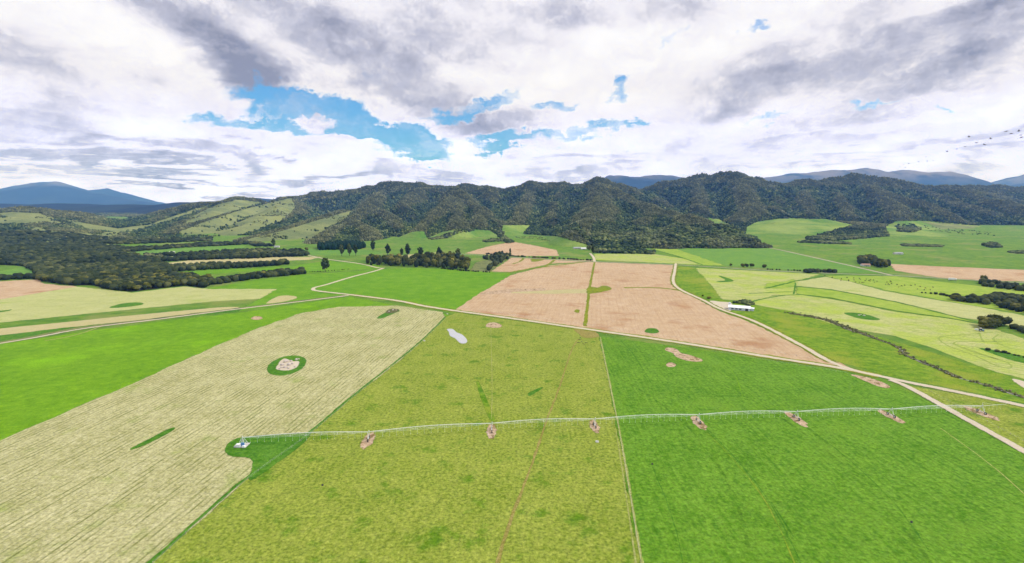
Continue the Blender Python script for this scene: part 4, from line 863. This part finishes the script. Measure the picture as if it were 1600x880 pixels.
for i, p in enumerate(tubes_pts[1:]):
    tw = proto if i == 0 else proto.copy()
    if i:
        COL.objects.link(tw)
        for q in pw:
            c_ = q.copy(); COL.objects.link(c_); c_.parent = tw
    tw.location = (p.x, p.y, 0); tw.rotation_euler = (0, 0, ang)
bm = bmesh.new(); e0 = tubes_pts[-1]; e1 = e0 + dirp * 15 + Vector((0, 0, .5))
tube(bm, e0, e1, .10, .07, 6); tube(bm, e0 + Vector((0, 0, 2.0)), e0 + dirp * 9 + Vector((0, 0, .3)), .03, None, 4); tube(bm, e0, e0 + Vector((0, 0, 2)), .06, None, 5)
for i in range(5): q = e0 + dirp * (2.5 * i + 2); tube(bm, q, (q.x, q.y, 1.6), .035, None, 4)
tube(bm, e1, e1 + Vector((0, 0, .9)), .05, None, 5); tube(bm, e1 + Vector((0, 0, .9)), e1 + dirp * 1.0 + Vector((0, 0, 1.4)), .07, .04, 6)
bmesh_obj('end_boom', bm, M['galv2'], root)

# ---------------------------------------------------------------- fences
M['post'] = simple('grey_timber', (.30, .26, .21), .9, .2)
M['wire'] = simple('fence_wire', (.55, .56, .55), .5, .1, 1, .3)
bm = bmesh.new(); box(bm, (0, 0, .55), (.14, .14, 1.2)); bmesh.ops.bevel(bm, geom=bm.edges[:], offset=.02, segments=1, affect='EDGES')
POST = bpy.data.meshes.new('post'); bm.to_mesh(POST); bm.free(); POST.materials.append(M['post'])
def fence(px, off, label, gap=7.0):
    L = smooth_line([G(*p) for p in px], 1.0); tot = sum((L[i + 1] - L[i]).length for i in range(len(L) - 1)); gap = max(gap, tot / 90)
    rt = empty('fence', (L[0].x, L[0].y, .1)); tag(rt, label, 'fence'); acc = 0; pts = []
    for i in range(len(L) - 1):
        d = L[i + 1] - L[i]
        if acc <= 0:
            nr = Vector((-d.y, d.x)).normalized() * off; pts.append(L[i] + nr); acc = gap
        acc -= d.length
    for p in pts:
        o = link('post', POST, None, rt); o.location = (p.x - L[0].x, p.y - L[0].y, 0)
    bm = bmesh.new()
    for zz in (.45, .8, 1.1):
        for i in range(len(pts) - 1): tube(bm, (pts[i].x - L[0].x, pts[i].y - L[0].y, zz), (pts[i + 1].x - L[0].x, pts[i + 1].y - L[0].y, zz), .012, None, 4)
    bmesh_obj('wire', bm, M['wire'], rt)
fence([(232, 882), (384, 748), (482, 677), (560, 612), (650, 540), (696, 496)], -1.6, 'post and wire fence between mown hay and yellow pasture')
fence([(1003, 880), (971, 690), (953, 600), (938, 530)], .3, 'post and wire fence between yellow and dark green pastures')
fence([(720, 487), (800, 498), (900, 512)], -4.5, 'post and wire fence on the pasture side of the gravel road')
fence([(950, 522), (1050, 536), (1200, 561), (1330, 582)], -4.5, 'wire fence between gravel road and dark green pasture')
fence([(722, 482), (800, 494), (915, 509.5), (1050, 529), (1200, 552), (1300, 568)], 4.0, 'fence between the tilled field and the gravel road')
fence([(1430, 606), (1480, 633), (1560, 677), (1620, 710)], 4.5, 'fence beside the branching gravel road')

# ---------------------------------------------------------------- rocks, troughs
M['rock'] = simple('pale_rock', srgb(226, 214, 206, KA), .9, .2, 3)
M['rockg'] = simple('grey_rock', srgb(150, 150, 140, KA), .9, .25, 3)
def rock_mesh(seed):
    V, Fc = ICO2; r = np.random.default_rng(seed); V = V * (1 + .35 * (r.random((len(V), 1)) - .5)) * [1, .8, .6]; return mesh_np('boulder', V, Fc)
RKM = [rock_mesh(i) for i in range(4)]
for m_ in RKM: m_.materials.append(M['rock'])
rk = [(441, 571, 1.5), (447, 566, 2.0), (452, 571, 1.7), (446, 575, 1.5), (457, 569, 1.2), (461, 574, .9), (463, 563, 1.3), (437, 577, .9), (455, 565, 1.0), (451, 576, 1.1), (440, 575, 1.0), (467, 562, .8)]
for i, (u, v, s) in enumerate(rk):
    x, y = G(u, v); o = link('boulder', RKM[i % 4]); o.location = (x, y, .3 + s * .25); o.scale = (s, s, s); o.rotation_euler = (0, 0, i * 1.3)
    tag(o, 'pale boulder of the heap inside the dark green oval in the hay', 'boulder', 'boulders of the pale heap')
for i, (u, v, s) in enumerate([(608, 487, 1.0), (614, 485, 1.3), (619, 485, .9)]):
    x, y = G(u, v); o = link('boulder', RKM[i]); o.location = (x, y, .3); o.scale = (s, s, s); o.rotation_euler = (0, 0, i)
    tag(o, 'pale boulder at the far end of the mown hay', 'boulder', 'boulders at the far end of the hay')
for i, (u, v, s) in enumerate([(1342, 493, 1.2), (1350, 493.5, 1.3), (1345, 492, .8)]):
    x, y = G(u, v); o = link('boulder', RKM[i]); o.location = (x, y, .3); o.scale = (s, s, s)
    tag(o, 'white stone in the green oval of the right hay field', 'boulder', 'white stones in the right green oval')
lg = [(906, 531, .3), (909, 534, 1.2), (912, 538, 2.2), (916, 536, .6), (904, 536, 2.8), (907, 528, 1.7)]
for i, (u, v, a) in enumerate(lg):
    bm = bmesh.new(); tube(bm, (-1.3, 0, .2), (1.3, 0, .25), .22, .16, 8); tube(bm, (.2, 0, .2), (.7, .6, .45), .09, .04, 6)
    o = bmesh_obj('log', bm, M['dark'] if i % 2 else M['bark']); x, y = G(u, v); o.location = (x, y, .12); o.rotation_euler = (0, 0, a)
    tag(o, 'dark fallen log among the timber scatter near the worn gateway', 'log', 'fallen logs near the gateway')
def trough(u, v, lab):
    bm = bmesh.new(); n = 20; prof = [(0, .08), (1.0, .08), (1.08, .65), (1.2, .65), (1.25, 0)]
    rings = [[bm.verts.new((r * math.cos(2 * PI * i / n), r * math.sin(2 * PI * i / n), zz)) for r, zz in prof[1:]] for i in range(n)]; c0 = bm.verts.new((0, 0, .08))
    for i in range(n):
        bm.faces.new((c0, rings[i][0], rings[(i + 1) % n][0]))
        for j in range(3): bm.faces.new((rings[i][j], rings[i][j + 1], rings[(i + 1) % n][j + 1], rings[(i + 1) % n][j]))
    x, y = G(u, v); rt = empty('water_trough', (x, y, .1)); rt.scale = (.7, .7, .8); tag(rt, lab, 'trough'); bmesh_obj('basin', bm, M['concrete'], rt)
    bm = bmesh.new(); bmesh.ops.create_circle(bm, cap_ends=True, segments=n, radius=1.04); [setattr(v_.co, 'z', .5) for v_ in bm.verts]; bmesh_obj('water', bm, M['water'], rt)
trough(933, 691, 'small round concrete trough below the third wheel tower')
trough(663, 533, 'pale trough on the fence line between hay and yellow pasture')
trough(699, 491, 'pale trough at the road end of the mown hay field')

# ---------------------------------------------------------------- milking shed
def building(name, u, v, L, Wd, hw, hr_, rz, wallm, roofm, label, doors=(), lean=False):
    x, y = G(u, v); rt = empty(name, (x, y, .2), rz); tag(rt, label, 'building' if L > 15 else 'house')
    bm = bmesh.new(); box(bm, (0, 0, hw / 2), (L, Wd, hw))
    for s in (-1, 1):
        a = [bm.verts.new((s * L / 2, -Wd / 2, hw)), bm.verts.new((s * L / 2, Wd / 2, hw)), bm.verts.new((s * L / 2, 0, hw + hr_))]; bm.faces.new(a)
    bmesh_obj('wall', bm, wallm, rt)
    bm = bmesh.new(); ov = .5; th = .12
    for s in (-1, 1):
        y0, z0 = s * (Wd / 2 + ov), hw - ov * hr_ / (Wd / 2) + .04
        q = [(-L / 2 - ov, y0, z0), (L / 2 + ov, y0, z0), (L / 2 + ov, 0, hw + hr_ + .04), (-L / 2 - ov, 0, hw + hr_ + .04)]
        lo = [bm.verts.new(p) for p in q]; hi = [bm.verts.new((p[0], p[1], p[2] + th)) for p in q]
        bm.faces.new(lo); bm.faces.new(hi)
        for i in range(4): bm.faces.new((lo[i], lo[(i + 1) % 4], hi[(i + 1) % 4], hi[i]))
    nr = int(L / 1.2)
    for i in range(nr + 1):
        xx = -L / 2 + L * i / nr
        for s in (-1, 1): tube(bm, (xx, s * (Wd / 2 + ov), hw - ov * hr_ / (Wd / 2) + .17), (xx, 0, hw + hr_ + .17), .04, None, 4)
    bmesh_obj('roof', bm, roofm, rt)
    for xx, w_, h_, kind_ in doors:
        bm = bmesh.new(); box(bm, (xx, -Wd / 2 - .03, (h_ / 2) if kind_ == 'door' else 1.5), (w_, .08, h_)); bmesh_obj(kind_, bm, M['dark'] if kind_ == 'door' else M['glass'], rt)
    return rt
M['whiteroof'] = simple('white_roofing', (.84, .86, .90), .4, .04)
M['greywall'] = simple('pale_cladding', (.58, .62, .68), .6, .08)
xs_ = building('milking_shed', 1155, 484, 22, 11, 3.0, 1.6, math.radians(-24), M['greywall'], M['whiteroof'], 'long low white milking shed beside the farm road', [(-7, 2.4, 1.2, 'window'), (-3, 2.4, 1.2, 'window'), (1, 2.4, 1.2, 'window'), (7.5, 3.0, 2.6, 'door')])
bm = bmesh.new(); box(bm, (13.2, .5, 1.3), (3.6, 6, 2.6)); bmesh_obj('lean_to', bm, M['greywall'], xs_)
bm = bmesh.new(); box(bm, (13.3, .5, 2.72), (4.2, 6.6, .14)); bmesh_obj('lean_to_roof', bm, M['whiteroof'], xs_)
x, y = G(1140, 477); rt = empty('milk_tank', (x, y, .2), .4); tag(rt, 'small grey upright tank at the back corner of the white shed', 'tank')
bm = bmesh.new(); tube(bm, (0, 0, 0), (0, 0, 3.0), 1.2, 1.2, 16); tube(bm, (0, 0, 3.0), (0, 0, 3.6), 1.2, .2, 16); bmesh_obj('tank_body', bm, M['greywall'], rt)
M['wallc'] = simple('weatherboard', (.6, .6, .58), .7, .08); M['roofg'] = simple('grey_iron_roof', (.34, .36, .38), .5, .1); M['roofr'] = simple('rusty_roof', (.34, .22, .17), .7, .15)
for u, v, l_, w_, rz, rf, lb in [(899, 389, 10, 8, .2, 'roofg', 'west cottage with grey roof under the wooded hill'), (905, 389, 9, 8, -.2, 'roofg', 'middle cottage with grey roof under the wooded hill'), (911.5, 390, 12, 9, .1, 'whiteroof', 'east cottage with pale roof beside the round tree'),
      (1352, 416, 14, 9, -.2, 'roofr', 'farmhouse half hidden by the dark clump at the junction'), (269, 396, 10, 7, .1, 'whiteroof', 'tiny pale roofed shed among the far left belts'), (433, 387, 12, 8, .2, 'roofg', 'small farmhouse by the solitary pine'), (1403, 397.5, 18, 8, -.05, 'roofg', 'long grey barn on the right slope')]:
    o = building('farm_building' if l_ > 13 else 'cottage', u, v, l_, w_, 2.8, 1.8, rz, M['wallc'], M[rf], lb, [(-2.5, 1.6, 1.1, 'window'), (0, 1.0, 2.1, 'door'), (2.5, 1.6, 1.1, 'window')])
    xx_, yy_ = o.location.x, o.location.y; o.location.z = max(.2, float(tz(xx_, yy_)))

# ---------------------------------------------------------------- vehicles
x, y = G(1533, 518); rt = empty('tractor', (x, y, .2), math.radians(-25)); tag(rt, 'small dark blue tractor in the right hay field', 'tractor')
bm = bmesh.new(); box(bm, (1.1, 0, 1.35), (1.9, .9, .8)); box(bm, (-.2, 0, .95), (3.2, .7, .4)); bmesh.ops.bevel(bm, geom=bm.edges[:], offset=.05, segments=1, affect='EDGES'); bmesh_obj('body', bm, M['blue'], rt)
bm = bmesh.new(); box(bm, (-.6, 0, 2.1), (1.5, 1.3, 1.4)); bmesh_obj('cab', bm, M['glass'], rt)
bm = bmesh.new(); box(bm, (-.6, 0, 2.86), (1.7, 1.5, .12)); bmesh_obj('cab_roof', bm, M['white'], rt)
for xx, yy, r in ((-1.0, .95, .9), (-1.0, -.95, .9), (1.5, .85, .55), (1.5, -.85, .55)):
    w_ = link('wheel', WM, None, rt); w_.scale = (r / .72, 1.1, r / .72); w_.location = (xx, yy, r)
    r_ = link('rim', RM, None, rt); r_.scale = (r / .72, 1.2, r / .72); r_.location = (xx, yy, r)
bm = bmesh.new(); box(bm, (-3.4, 0, 1.0), (2.6, 2.2, .5)); tube(bm, (-2.2, 0, .7), (-1.4, 0, .7), .08); box(bm, (-3.4, 0, 1.6), (2.4, 2.0, .8)); o = bmesh_obj('mower', bm, M['galv'], rt)
x, y = G(1488, 438.5); rt = empty('truck', (x, y, .35), math.radians(-12)); tag(rt, 'long white truck stopped beside the public road', 'truck')
bm = bmesh.new(); box(bm, (-1, 0, 2.2), (8, 2.5, 2.6)); bmesh_obj('cargo_box', bm, M['white'], rt)
bm = bmesh.new(); box(bm, (4.3, 0, 1.7), (2.0, 2.4, 2.2)); bmesh.ops.bevel(bm, geom=bm.edges[:], offset=.15, segments=2, affect='EDGES'); bmesh_obj('cab', bm, M['white'], rt)
bm = bmesh.new(); box(bm, (0, 0, .75), (10.5, 1.2, .25)); bmesh_obj('chassis', bm, M['dark'], rt)
for xx in (4.2, -2.2, -3.6):
    for s in (-1, 1): w_ = link('wheel', WM, None, rt); w_.scale = (.7, .8, .7); w_.location = (xx, s * 1.1, .5)

# ---------------------------------------------------------------- cattle and birds
def cow_mesh():
    me = bpy.data.meshes.new('cow'); vs = [(0, 0, 1.05), (.55, 0, 1.08), (-.6, 0, 1.08), (.95, 0, 1.1), (1.25, 0, .75), (1.5, 0, .45), (1.62, 0, .3),
      (.6, .2, .75), (.62, .2, .42), (.6, .2, .06), (.6, -.2, .75), (.62, -.2, .42), (.6, -.2, .06), (-.7, .2, .8), (-.82, .2, .45), (-.75, .2, .06), (-.7, -.2, .8), (-.82, -.2, .45), (-.75, -.2, .06), (-.95, 0, 1.15), (-1.02, 0, .6)]
    ed = [(0, 1), (0, 2), (1, 3), (3, 4), (4, 5), (5, 6), (1, 7), (7, 8), (8, 9), (1, 10), (10, 11), (11, 12), (2, 13), (13, 14), (14, 15), (2, 16), (16, 17), (17, 18), (2, 19), (19, 20)]
    rd = [.42, .40, .40, .26, .18, .15, .10, .17, .09, .07, .17, .09, .07, .2, .10, .07, .2, .10, .07, .06, .04]
    me.from_pydata(vs, ed, []); o = link('cow', me); md = o.modifiers.new('s', 'SKIN'); 
    for i, r in enumerate(rd): me.skin_vertices[0].data[i].radius = (r, r)
    me.skin_vertices[0].data[0].use_root = True
    o.modifiers.new('d', 'SUBSURF').levels = 1
    dg = bpy.context.evaluated_depsgraph_get(); m2 = bpy.data.meshes.new_from_object(o.evaluated_get(dg)); bpy.data.objects.remove(o); m2.name = 'cow'; return m2
CW = cow_mesh(); CW.materials.append(simple('black_hide', (.02, .018, .018), .7, .2))
CW2 = CW.copy(); CW2.materials.clear(); CW2.materials.append(simple('brown_hide', (.10, .05, .03), .7, .2))
cows = []
for i in range(44):
    u = random.uniform(1288, 1462); v = 431 + (u - 1290) * .085 + random.uniform(0, 7) + (3 if u > 1400 else 0); cows.append((u, v))
for i, (u, v) in enumerate(cows):
    x, y = G(u, v); k_ = i % 5 == 0; o = link('cow', CW2 if k_ else CW); o.location = (x, y, .12); o.rotation_euler = (0, 0, random.random() * 6.28)
    tag(o, ('brown' if k_ else 'black') + ' cow grazing with the herd in the lime green paddock', 'cow', ('brown' if k_ else 'black') + ' cows of the herd')
for u, v, lb in [(1019, 726, 'small dark stump standing alone in the dark green pasture'), (504, 759, 'small dark stump alone in the lower yellow pasture'), (1424, 817, 'small dark stump low in the dark green pasture')]:
    bm = bmesh.new(); tube(bm, (0, 0, -.05), (0, 0, .55), .42, .3, 9); tube(bm, (.1, 0, .3), (.7, .2, .5), .12, .05, 6)
    x, y = G(u, v); o = bmesh_obj('stump', bm, M['dark']); o.location = (x, y, .14); tag(o, lb, 'stump')
def bird_mesh(fl):
    bm = bmesh.new(); n = 8; prof = [(-.32, .01), (-.2, .05), (0, .085), (.14, .07), (.22, .045), (.27, .045), (.32, .02), (.37, .004)]
    rings = [[bm.verts.new((xx, r * math.cos(2 * PI * i / n), r * math.sin(2 * PI * i / n) * .85)) for i in range(n)] for xx, r in prof]
    for a in range(len(prof) - 1):
        for i in range(n): bm.faces.new((rings[a][i], rings[a][(i + 1) % n], rings[a + 1][(i + 1) % n], rings[a + 1][i]))
    for s in (-1, 1):
        q = [(.12, s * .05, .03), (-.1, s * .05, .03), (-.02, s * .32, .03 + .22 * fl), (.14, s * .32, .04 + .22 * fl), (-.12, s * .62, .04 + .05 * fl), (.02, s * .62, .05 + .05 * fl)]
        top = [bm.verts.new(p) for p in q]; bot = [bm.verts.new((p[0], p[1], p[2] - .02)) for p in q]
        for st, rv in ((top, 0), (bot, 1)): bm.faces.new((st[0], st[1], st[2], st[3])); bm.faces.new((st[3], st[2], st[4], st[5]))
        for a, b_ in ((1, 2), (2, 4), (4, 5), (5, 3), (3, 0)): bm.faces.new((top[a], top[b_], bot[b_], bot[a]))
    t_ = [bm.verts.new(p) for p in ((-.28, .03, 0), (-.28, -.03, 0), (-.48, -.09, 0), (-.48, .09, 0))]; bm.faces.new(t_)
    me = bpy.data.meshes.new('bird'); bm.to_mesh(me); bm.free(); me.materials.append(M['dark']); return me
BM = [bird_mesh(1), bird_mesh(-.5), bird_mesh(.3)]
birds = [(1514, 214, 190), (1526, 223, 200), (1538, 226, 210), (1548, 217, 190), (1508, 229, 260), (1495, 233, 260), (1480, 237, 230), (1572, 205, 180), (1580, 209, 170), (1592, 205, 180), (1595, 211, 220), (1596, 215, 200), (1449, 252, 330), (1447, 245, 380), (1435, 253, 330), (1420, 256, 330), (1412, 257, 400), (1406, 261, 380), (1415, 262, 400), (1458, 251, 380)]
for i, (u, v, d) in enumerate(birds):
    o = link('bird', BM[i % 3]); o.location = P3(u, v, d); o.rotation_euler = (random.uniform(-.3, .3), random.uniform(-.2, .2), random.uniform(1.9, 2.9)); o.scale = (1.5, 1.5, 1.5)
    big = i in (0, 3, 7, 8, 9)
    tag(o, 'larger dark bird flying near the upper end of the flock' if big else 'small dark bird flying in the long loose flock over the right hills', 'bird', 'nearer birds of the flock' if big else 'farther birds of the flock')

# ---------------------------------------------------------------- world: sky and clouds
SUN_EL, SUN_AZ = math.radians(45), math.radians(92)      # azimuth from +Y towards +X
w = bpy.data.worlds.new('World'); SC.world = w; w.use_nodes = True; w.node_tree.nodes.clear(); t = NT(w.node_tree)
out = t.node('ShaderNodeOutputWorld'); bg = t.node('ShaderNodeBackground'); t.l.new(bg.outputs[0], out.inputs[0])
sky = t.node('ShaderNodeTexSky'); sky.sky_type = 'NISHITA'; sky.sun_disc = False; sky.sun_elevation = SUN_EL; sky.sun_rotation = SUN_AZ; sky.altitude = 200
SKS = .12; bg.inputs['Strength'].default_value = SKS
dv = t.node('ShaderNodeTexCoord').outputs['Generated']; dv = t.vec('NORMALIZE', dv)
dx_, dy_, dz_ = t.xyz(dv)
zz = t.math('ADD', t.math('MAXIMUM', dz_, 0), .11)
pc = t.comb(t.math('DIVIDE', dx_, zz), t.math('DIVIDE', dy_, zz), 0)
n1, n1c = t.noise(pc, .75, 8, .58, .3)
n2, _ = t.noise(t.vec('ADD', pc, (7.3, 2.1, 0)), 2.1, 7, .6, .2)
wv = t.vec('SCALE', t.vec('SUBTRACT', n1c, (.5, .5, .5)), sc=.16)
_, n3c = t.noise(dv, 22, 6, .65)
wv = t.vec('ADD', wv, t.vec('SCALE', t.vec('SUBTRACT', n3c, (.5, .5, .5)), sc=.075))
dw = t.vec('ADD', dv, wv)
def lens(u, v, ra, rb, deg, src=dw):
    d0 = Vector(ray(u, v)).normalized(); a = math.radians(deg)
    e1 = Vector(ray(u + ra * math.cos(a), v + ra * math.sin(a))).normalized() - d0; e2 = Vector(ray(u - rb * math.sin(a), v + rb * math.cos(a))).normalized() - d0
    e1 = e1 / e1.length_squared; e2 = e2 / e2.length_squared
    q1 = t.math('SUBTRACT', t.vec('DOT_PRODUCT', src, tuple(e1)), e1.dot(d0)); q2 = t.math('SUBTRACT', t.vec('DOT_PRODUCT', src, tuple(e2)), e2.dot(d0))
    r2 = t.math('ADD', t.math('MULTIPLY', q1, q1), t.math('MULTIPLY', q2, q2))
    front = t.math('GREATER_THAN', dy_, 0.0)
    return t.math('MULTIPLY', t.ramp(r2, 2.2, 0.0), front)
def total(lst, src=dw):
    s = None
    for *p, wgt in lst:
        q = t.math('MULTIPLY', lens(*p, src=src), wgt); s = q if s is None else t.math('ADD', s, q)
    return s
holes = [(500, 175, 95, 30, 8, 1.5), (610, 208, 90, 28, 12, 1.5), (400, 192, 80, 12, -3, 1.0), (665, 222, 35, 22, 60, .8), (745, 160, 75, 14, -8, .75), (790, 216, 60, 9, -5, .8), (880, 214, 110, 8, -4, .7), (960, 145, 14, 16, 0, .85), (870, 167, 40, 7, 0, .65), (1160, 50, 18, 7, 0, .6), (1045, 72, 30, 10, -30, .42), (1350, 157, 42, 6, -8, .7), (1210, 193, 45, 5, 0, .5), (985, 206, 18, 8, -20, .6), (1465, 148, 14, 5, 0, .6), (690, 258, 20, 5, 0, .6)]
puffs = [(600, 182, 46, 16, 0, 1.5), (505, 193, 36, 12, 0, 1.5), (560, 226, 40, 8, 0, .6), (770, 190, 70, 16, 0, .4), (430, 170, 60, 10, 8, .4)]
hl = t.math('SUBTRACT', total(holes), total(puffs))
n5, _ = t.noise(t.vec('MULTIPLY', dw, (9, 9, 22)), 1.4, 6, .65)
hl = t.math('ADD', hl, t.math('ADD', t.math('MULTIPLY', t.math('SUBTRACT', n2, .5), .6), t.math('MULTIPLY', t.math('SUBTRACT', n5, .5), 1.5)))
clear = t.math('MULTIPLY', t.ramp(hl, .22, 1.0), t.ramp(n5, .2, .6, .6, 1.0))
greys = [(300, 50, 230, 42, 24, 1.23), (560, 80, 280, 44, 22, 1.23), (400, 115, 130, 26, 25, 0.65), (760, 60, 120, 30, 10, 0.65), (1330, 60, 330, 40, -14, 0.6), (1270, 125, 260, 24, -17, 0.7), (1560, 20, 180, 40, -20, 0.91), (1480, 100, 200, 24, -22, 0.65), (960, 20, 160, 30, 5, 0.52), (60, 110, 160, 40, 10, 0.45), (40, 190, 140, 30, 8, 0.52), (100, 248, 260, 9, 2, 0.97), (430, 262, 240, 9, 3, 0.89), (620, 272, 150, 7, 0, 0.64), (900, 262, 90, 9, 0, 0.89), (40, 268, 160, 8, 2, 0.73), (330, 282, 160, 5, 2, 0.56), (760, 250, 80, 8, 3, 0.48), (1400, 232, 300, 10, -6, 0.56), (1200, 262, 160, 6, -3, 0.48), (1540, 262, 160, 10, -6, 0.64), (1350, 205, 200, 8, -8, 0.45)]
whites = [(80, 40, 160, 34, 12, .6), (860, 110, 160, 50, 0, .5), (1150, 40, 120, 50, 0, .35), (1480, 160, 260, 20, -10, .4), (700, 240, 260, 22, 0, .4), (300, 300, 400, 12, 0, .3)]
sm_, _ = t.noise(t.vec('MULTIPLY', dv, (4, 4, 14)), 1.6, 7, .62, .4)
dw2 = t.vec('ADD', dv, t.vec('SCALE', t.vec('SUBTRACT', n1c, (.5, .5, .5)), sc=.22))
gr = t.math('SUBTRACT', total(greys, dw2), total(whites, dw2))
gr = t.math('ADD', gr, t.math('MULTIPLY', t.math('SUBTRACT', n1, .5), 1.5))
gr = t.math('ADD', gr, t.math('MULTIPLY', t.math('SUBTRACT', sm_, .5), 1.5))
gr = t.math('ADD', gr, t.math('MULTIPLY', t.math('SUBTRACT', n2, .5), .9))
n4, _ = t.noise(t.vec('MULTIPLY', t.vec('ADD', pc, t.vec('SCALE', t.vec('SUBTRACT', n1c, (.5, .5, .5)), sc=.7)), (1.25, .30, 1)), 1.3, 7, .6)
vo = t.node('ShaderNodeTexVoronoi', feature='SMOOTH_F1'); t.put(vo.inputs['Vector'], t.vec('MULTIPLY', t.vec('ADD', dv, t.vec('SCALE', t.vec('SUBTRACT', n3c, (.5, .5, .5)), sc=.10)), (11, 11, 24)))
vo.inputs['Scale'].default_value = 1.0; vo.inputs['Detail'].default_value = 3; vo.inputs['Roughness'].default_value = .6; vo.inputs['Smoothness'].default_value = .5
gr = t.math('ADD', gr, t.math('MULTIPLY', t.math('SUBTRACT', vo.outputs['Distance'], .45), 1.0))
gr = t.math('ADD', gr, t.math('MULTIPLY', t.math('SUBTRACT', n4, .5), 1.9))
gr = t.math('ADD', gr, t.math('MULTIPLY', t.math('SUBTRACT', n5, .5), .9))
gr = t.math('SUBTRACT', gr, t.math('MULTIPLY', t.ramp(hl, -.5, .5), .55))
g01 = t.ramp(gr, -.50, 2.25, smooth=False)
K_ = 1 / SKS
cr = t.node('ShaderNodeValToRGB'); el = cr.color_ramp.elements; t.put(cr.inputs[0], g01)
for p_, c_ in ((.45, srgb(228, 226, 234)), (.75, srgb(186, 186, 200))): el.new(p_).color = (*c_, 1)
el[0].position = 0; el[0].color = (.97, .97, .98, 1); el[-1].position = 1; el[-1].color = (*srgb(140, 141, 156), 1)
el[1].position = .40; el[1].color = (*srgb(236, 234, 241), 1); el[2].position = .68; el[2].color = (*srgb(190, 190, 204), 1)
cl = t.vec('SCALE', cr.outputs[0], sc=K_)
lowf = t.ramp(dz_, .20, .0)
cl = t.mix(1.0, cl, t.mix(t.math('MULTIPLY', lowf, t.math('SUBTRACT', 1, t.math('MULTIPLY', g01, .9))), (1.04, 1.05, 1.10), (1.13, 1.36, 2.7)), 'MULTIPLY')
# above: paler clouds coloured brighter and bluer near the horizon, offsetting the haze
skyc = t.mix(1.0, sky.outputs[0], (.42, .92, 1.38), 'MULTIPLY')
t.put(bg.inputs['Color'], t.mix(clear, cl, skyc))
try: w.cycles.sampling_method = 'MANUAL'; w.cycles.sample_map_resolution = 512
except Exception: pass

sd = bpy.data.lights.new('Sun', 'SUN'); sd.energy = 3.5; sd.angle = math.radians(.7); sd.color = (1, .955, .89)
so = bpy.data.objects.new('sun', sd); COL.objects.link(so)
sdir = Vector((math.sin(SUN_AZ) * math.cos(SUN_EL), math.cos(SUN_AZ) * math.cos(SUN_EL), math.sin(SUN_EL)))
so.rotation_euler = (-sdir).to_track_quat('-Z', 'Y').to_euler(); so.location = (200, 100, 400)

# ---------------------------------------------------------------- haze
bm = bmesh.new(); bmesh.ops.create_cube(bm, size=1); bmesh.ops.transform(bm, matrix=Matrix.Translation((0, 7750, 674)) @ Matrix.Diagonal((45000, 22500, 1350, 1)), verts=bm.verts[:])
mz = bpy.data.materials.new('haze'); mz.use_nodes = True; mz.node_tree.nodes.clear(); t = NT(mz.node_tree)
o_ = t.node('ShaderNodeOutputMaterial'); pv = t.node('ShaderNodeVolumePrincipled'); t.l.new(pv.outputs[0], o_.inputs['Volume'])
pv.inputs['Color'].default_value = (.16, .42, 1.12, 1); pv.inputs['Absorption Color'].default_value = (1, 1, 1, 1); pv.inputs['Density'].default_value = 5.2e-5; pv.inputs['Anisotropy'].default_value = .0
hz_o = bmesh_obj('haze', bm, mz); tag(hz_o, 'thin blue air between the camera and the mountains', 'haze', kind='stuff')

# ---------------------------------------------------------------- camera and output
cd = bpy.data.cameras.new('Camera'); cam = bpy.data.objects.new('camera', cd); COL.objects.link(cam)
cd.sensor_width = 36; cd.lens = 18; cd.clip_end = 80000; cd.clip_start = .5
cam.location = (0, 0, H); cam.rotation_euler = (PI / 2 - PITCH, 0, 0); SC.camera = cam
SC.view_settings.view_transform = 'Standard'; SC.view_settings.look = 'None'; SC.view_settings.exposure = 0; SC.view_settings.gamma = 1
c_ = SC.cycles; c_.use_denoising = True; c_.denoising_prefilter = 'ACCURATE'; c_.max_bounces = 5; c_.diffuse_bounces = 2; c_.glossy_bounces = 2; c_.volume_bounces = 0; c_.transmission_bounces = 2; c_.transparent_max_bounces = 10
c_.use_adaptive_sampling = True; c_.adaptive_threshold = .015; c_.sample_clamp_indirect = 6
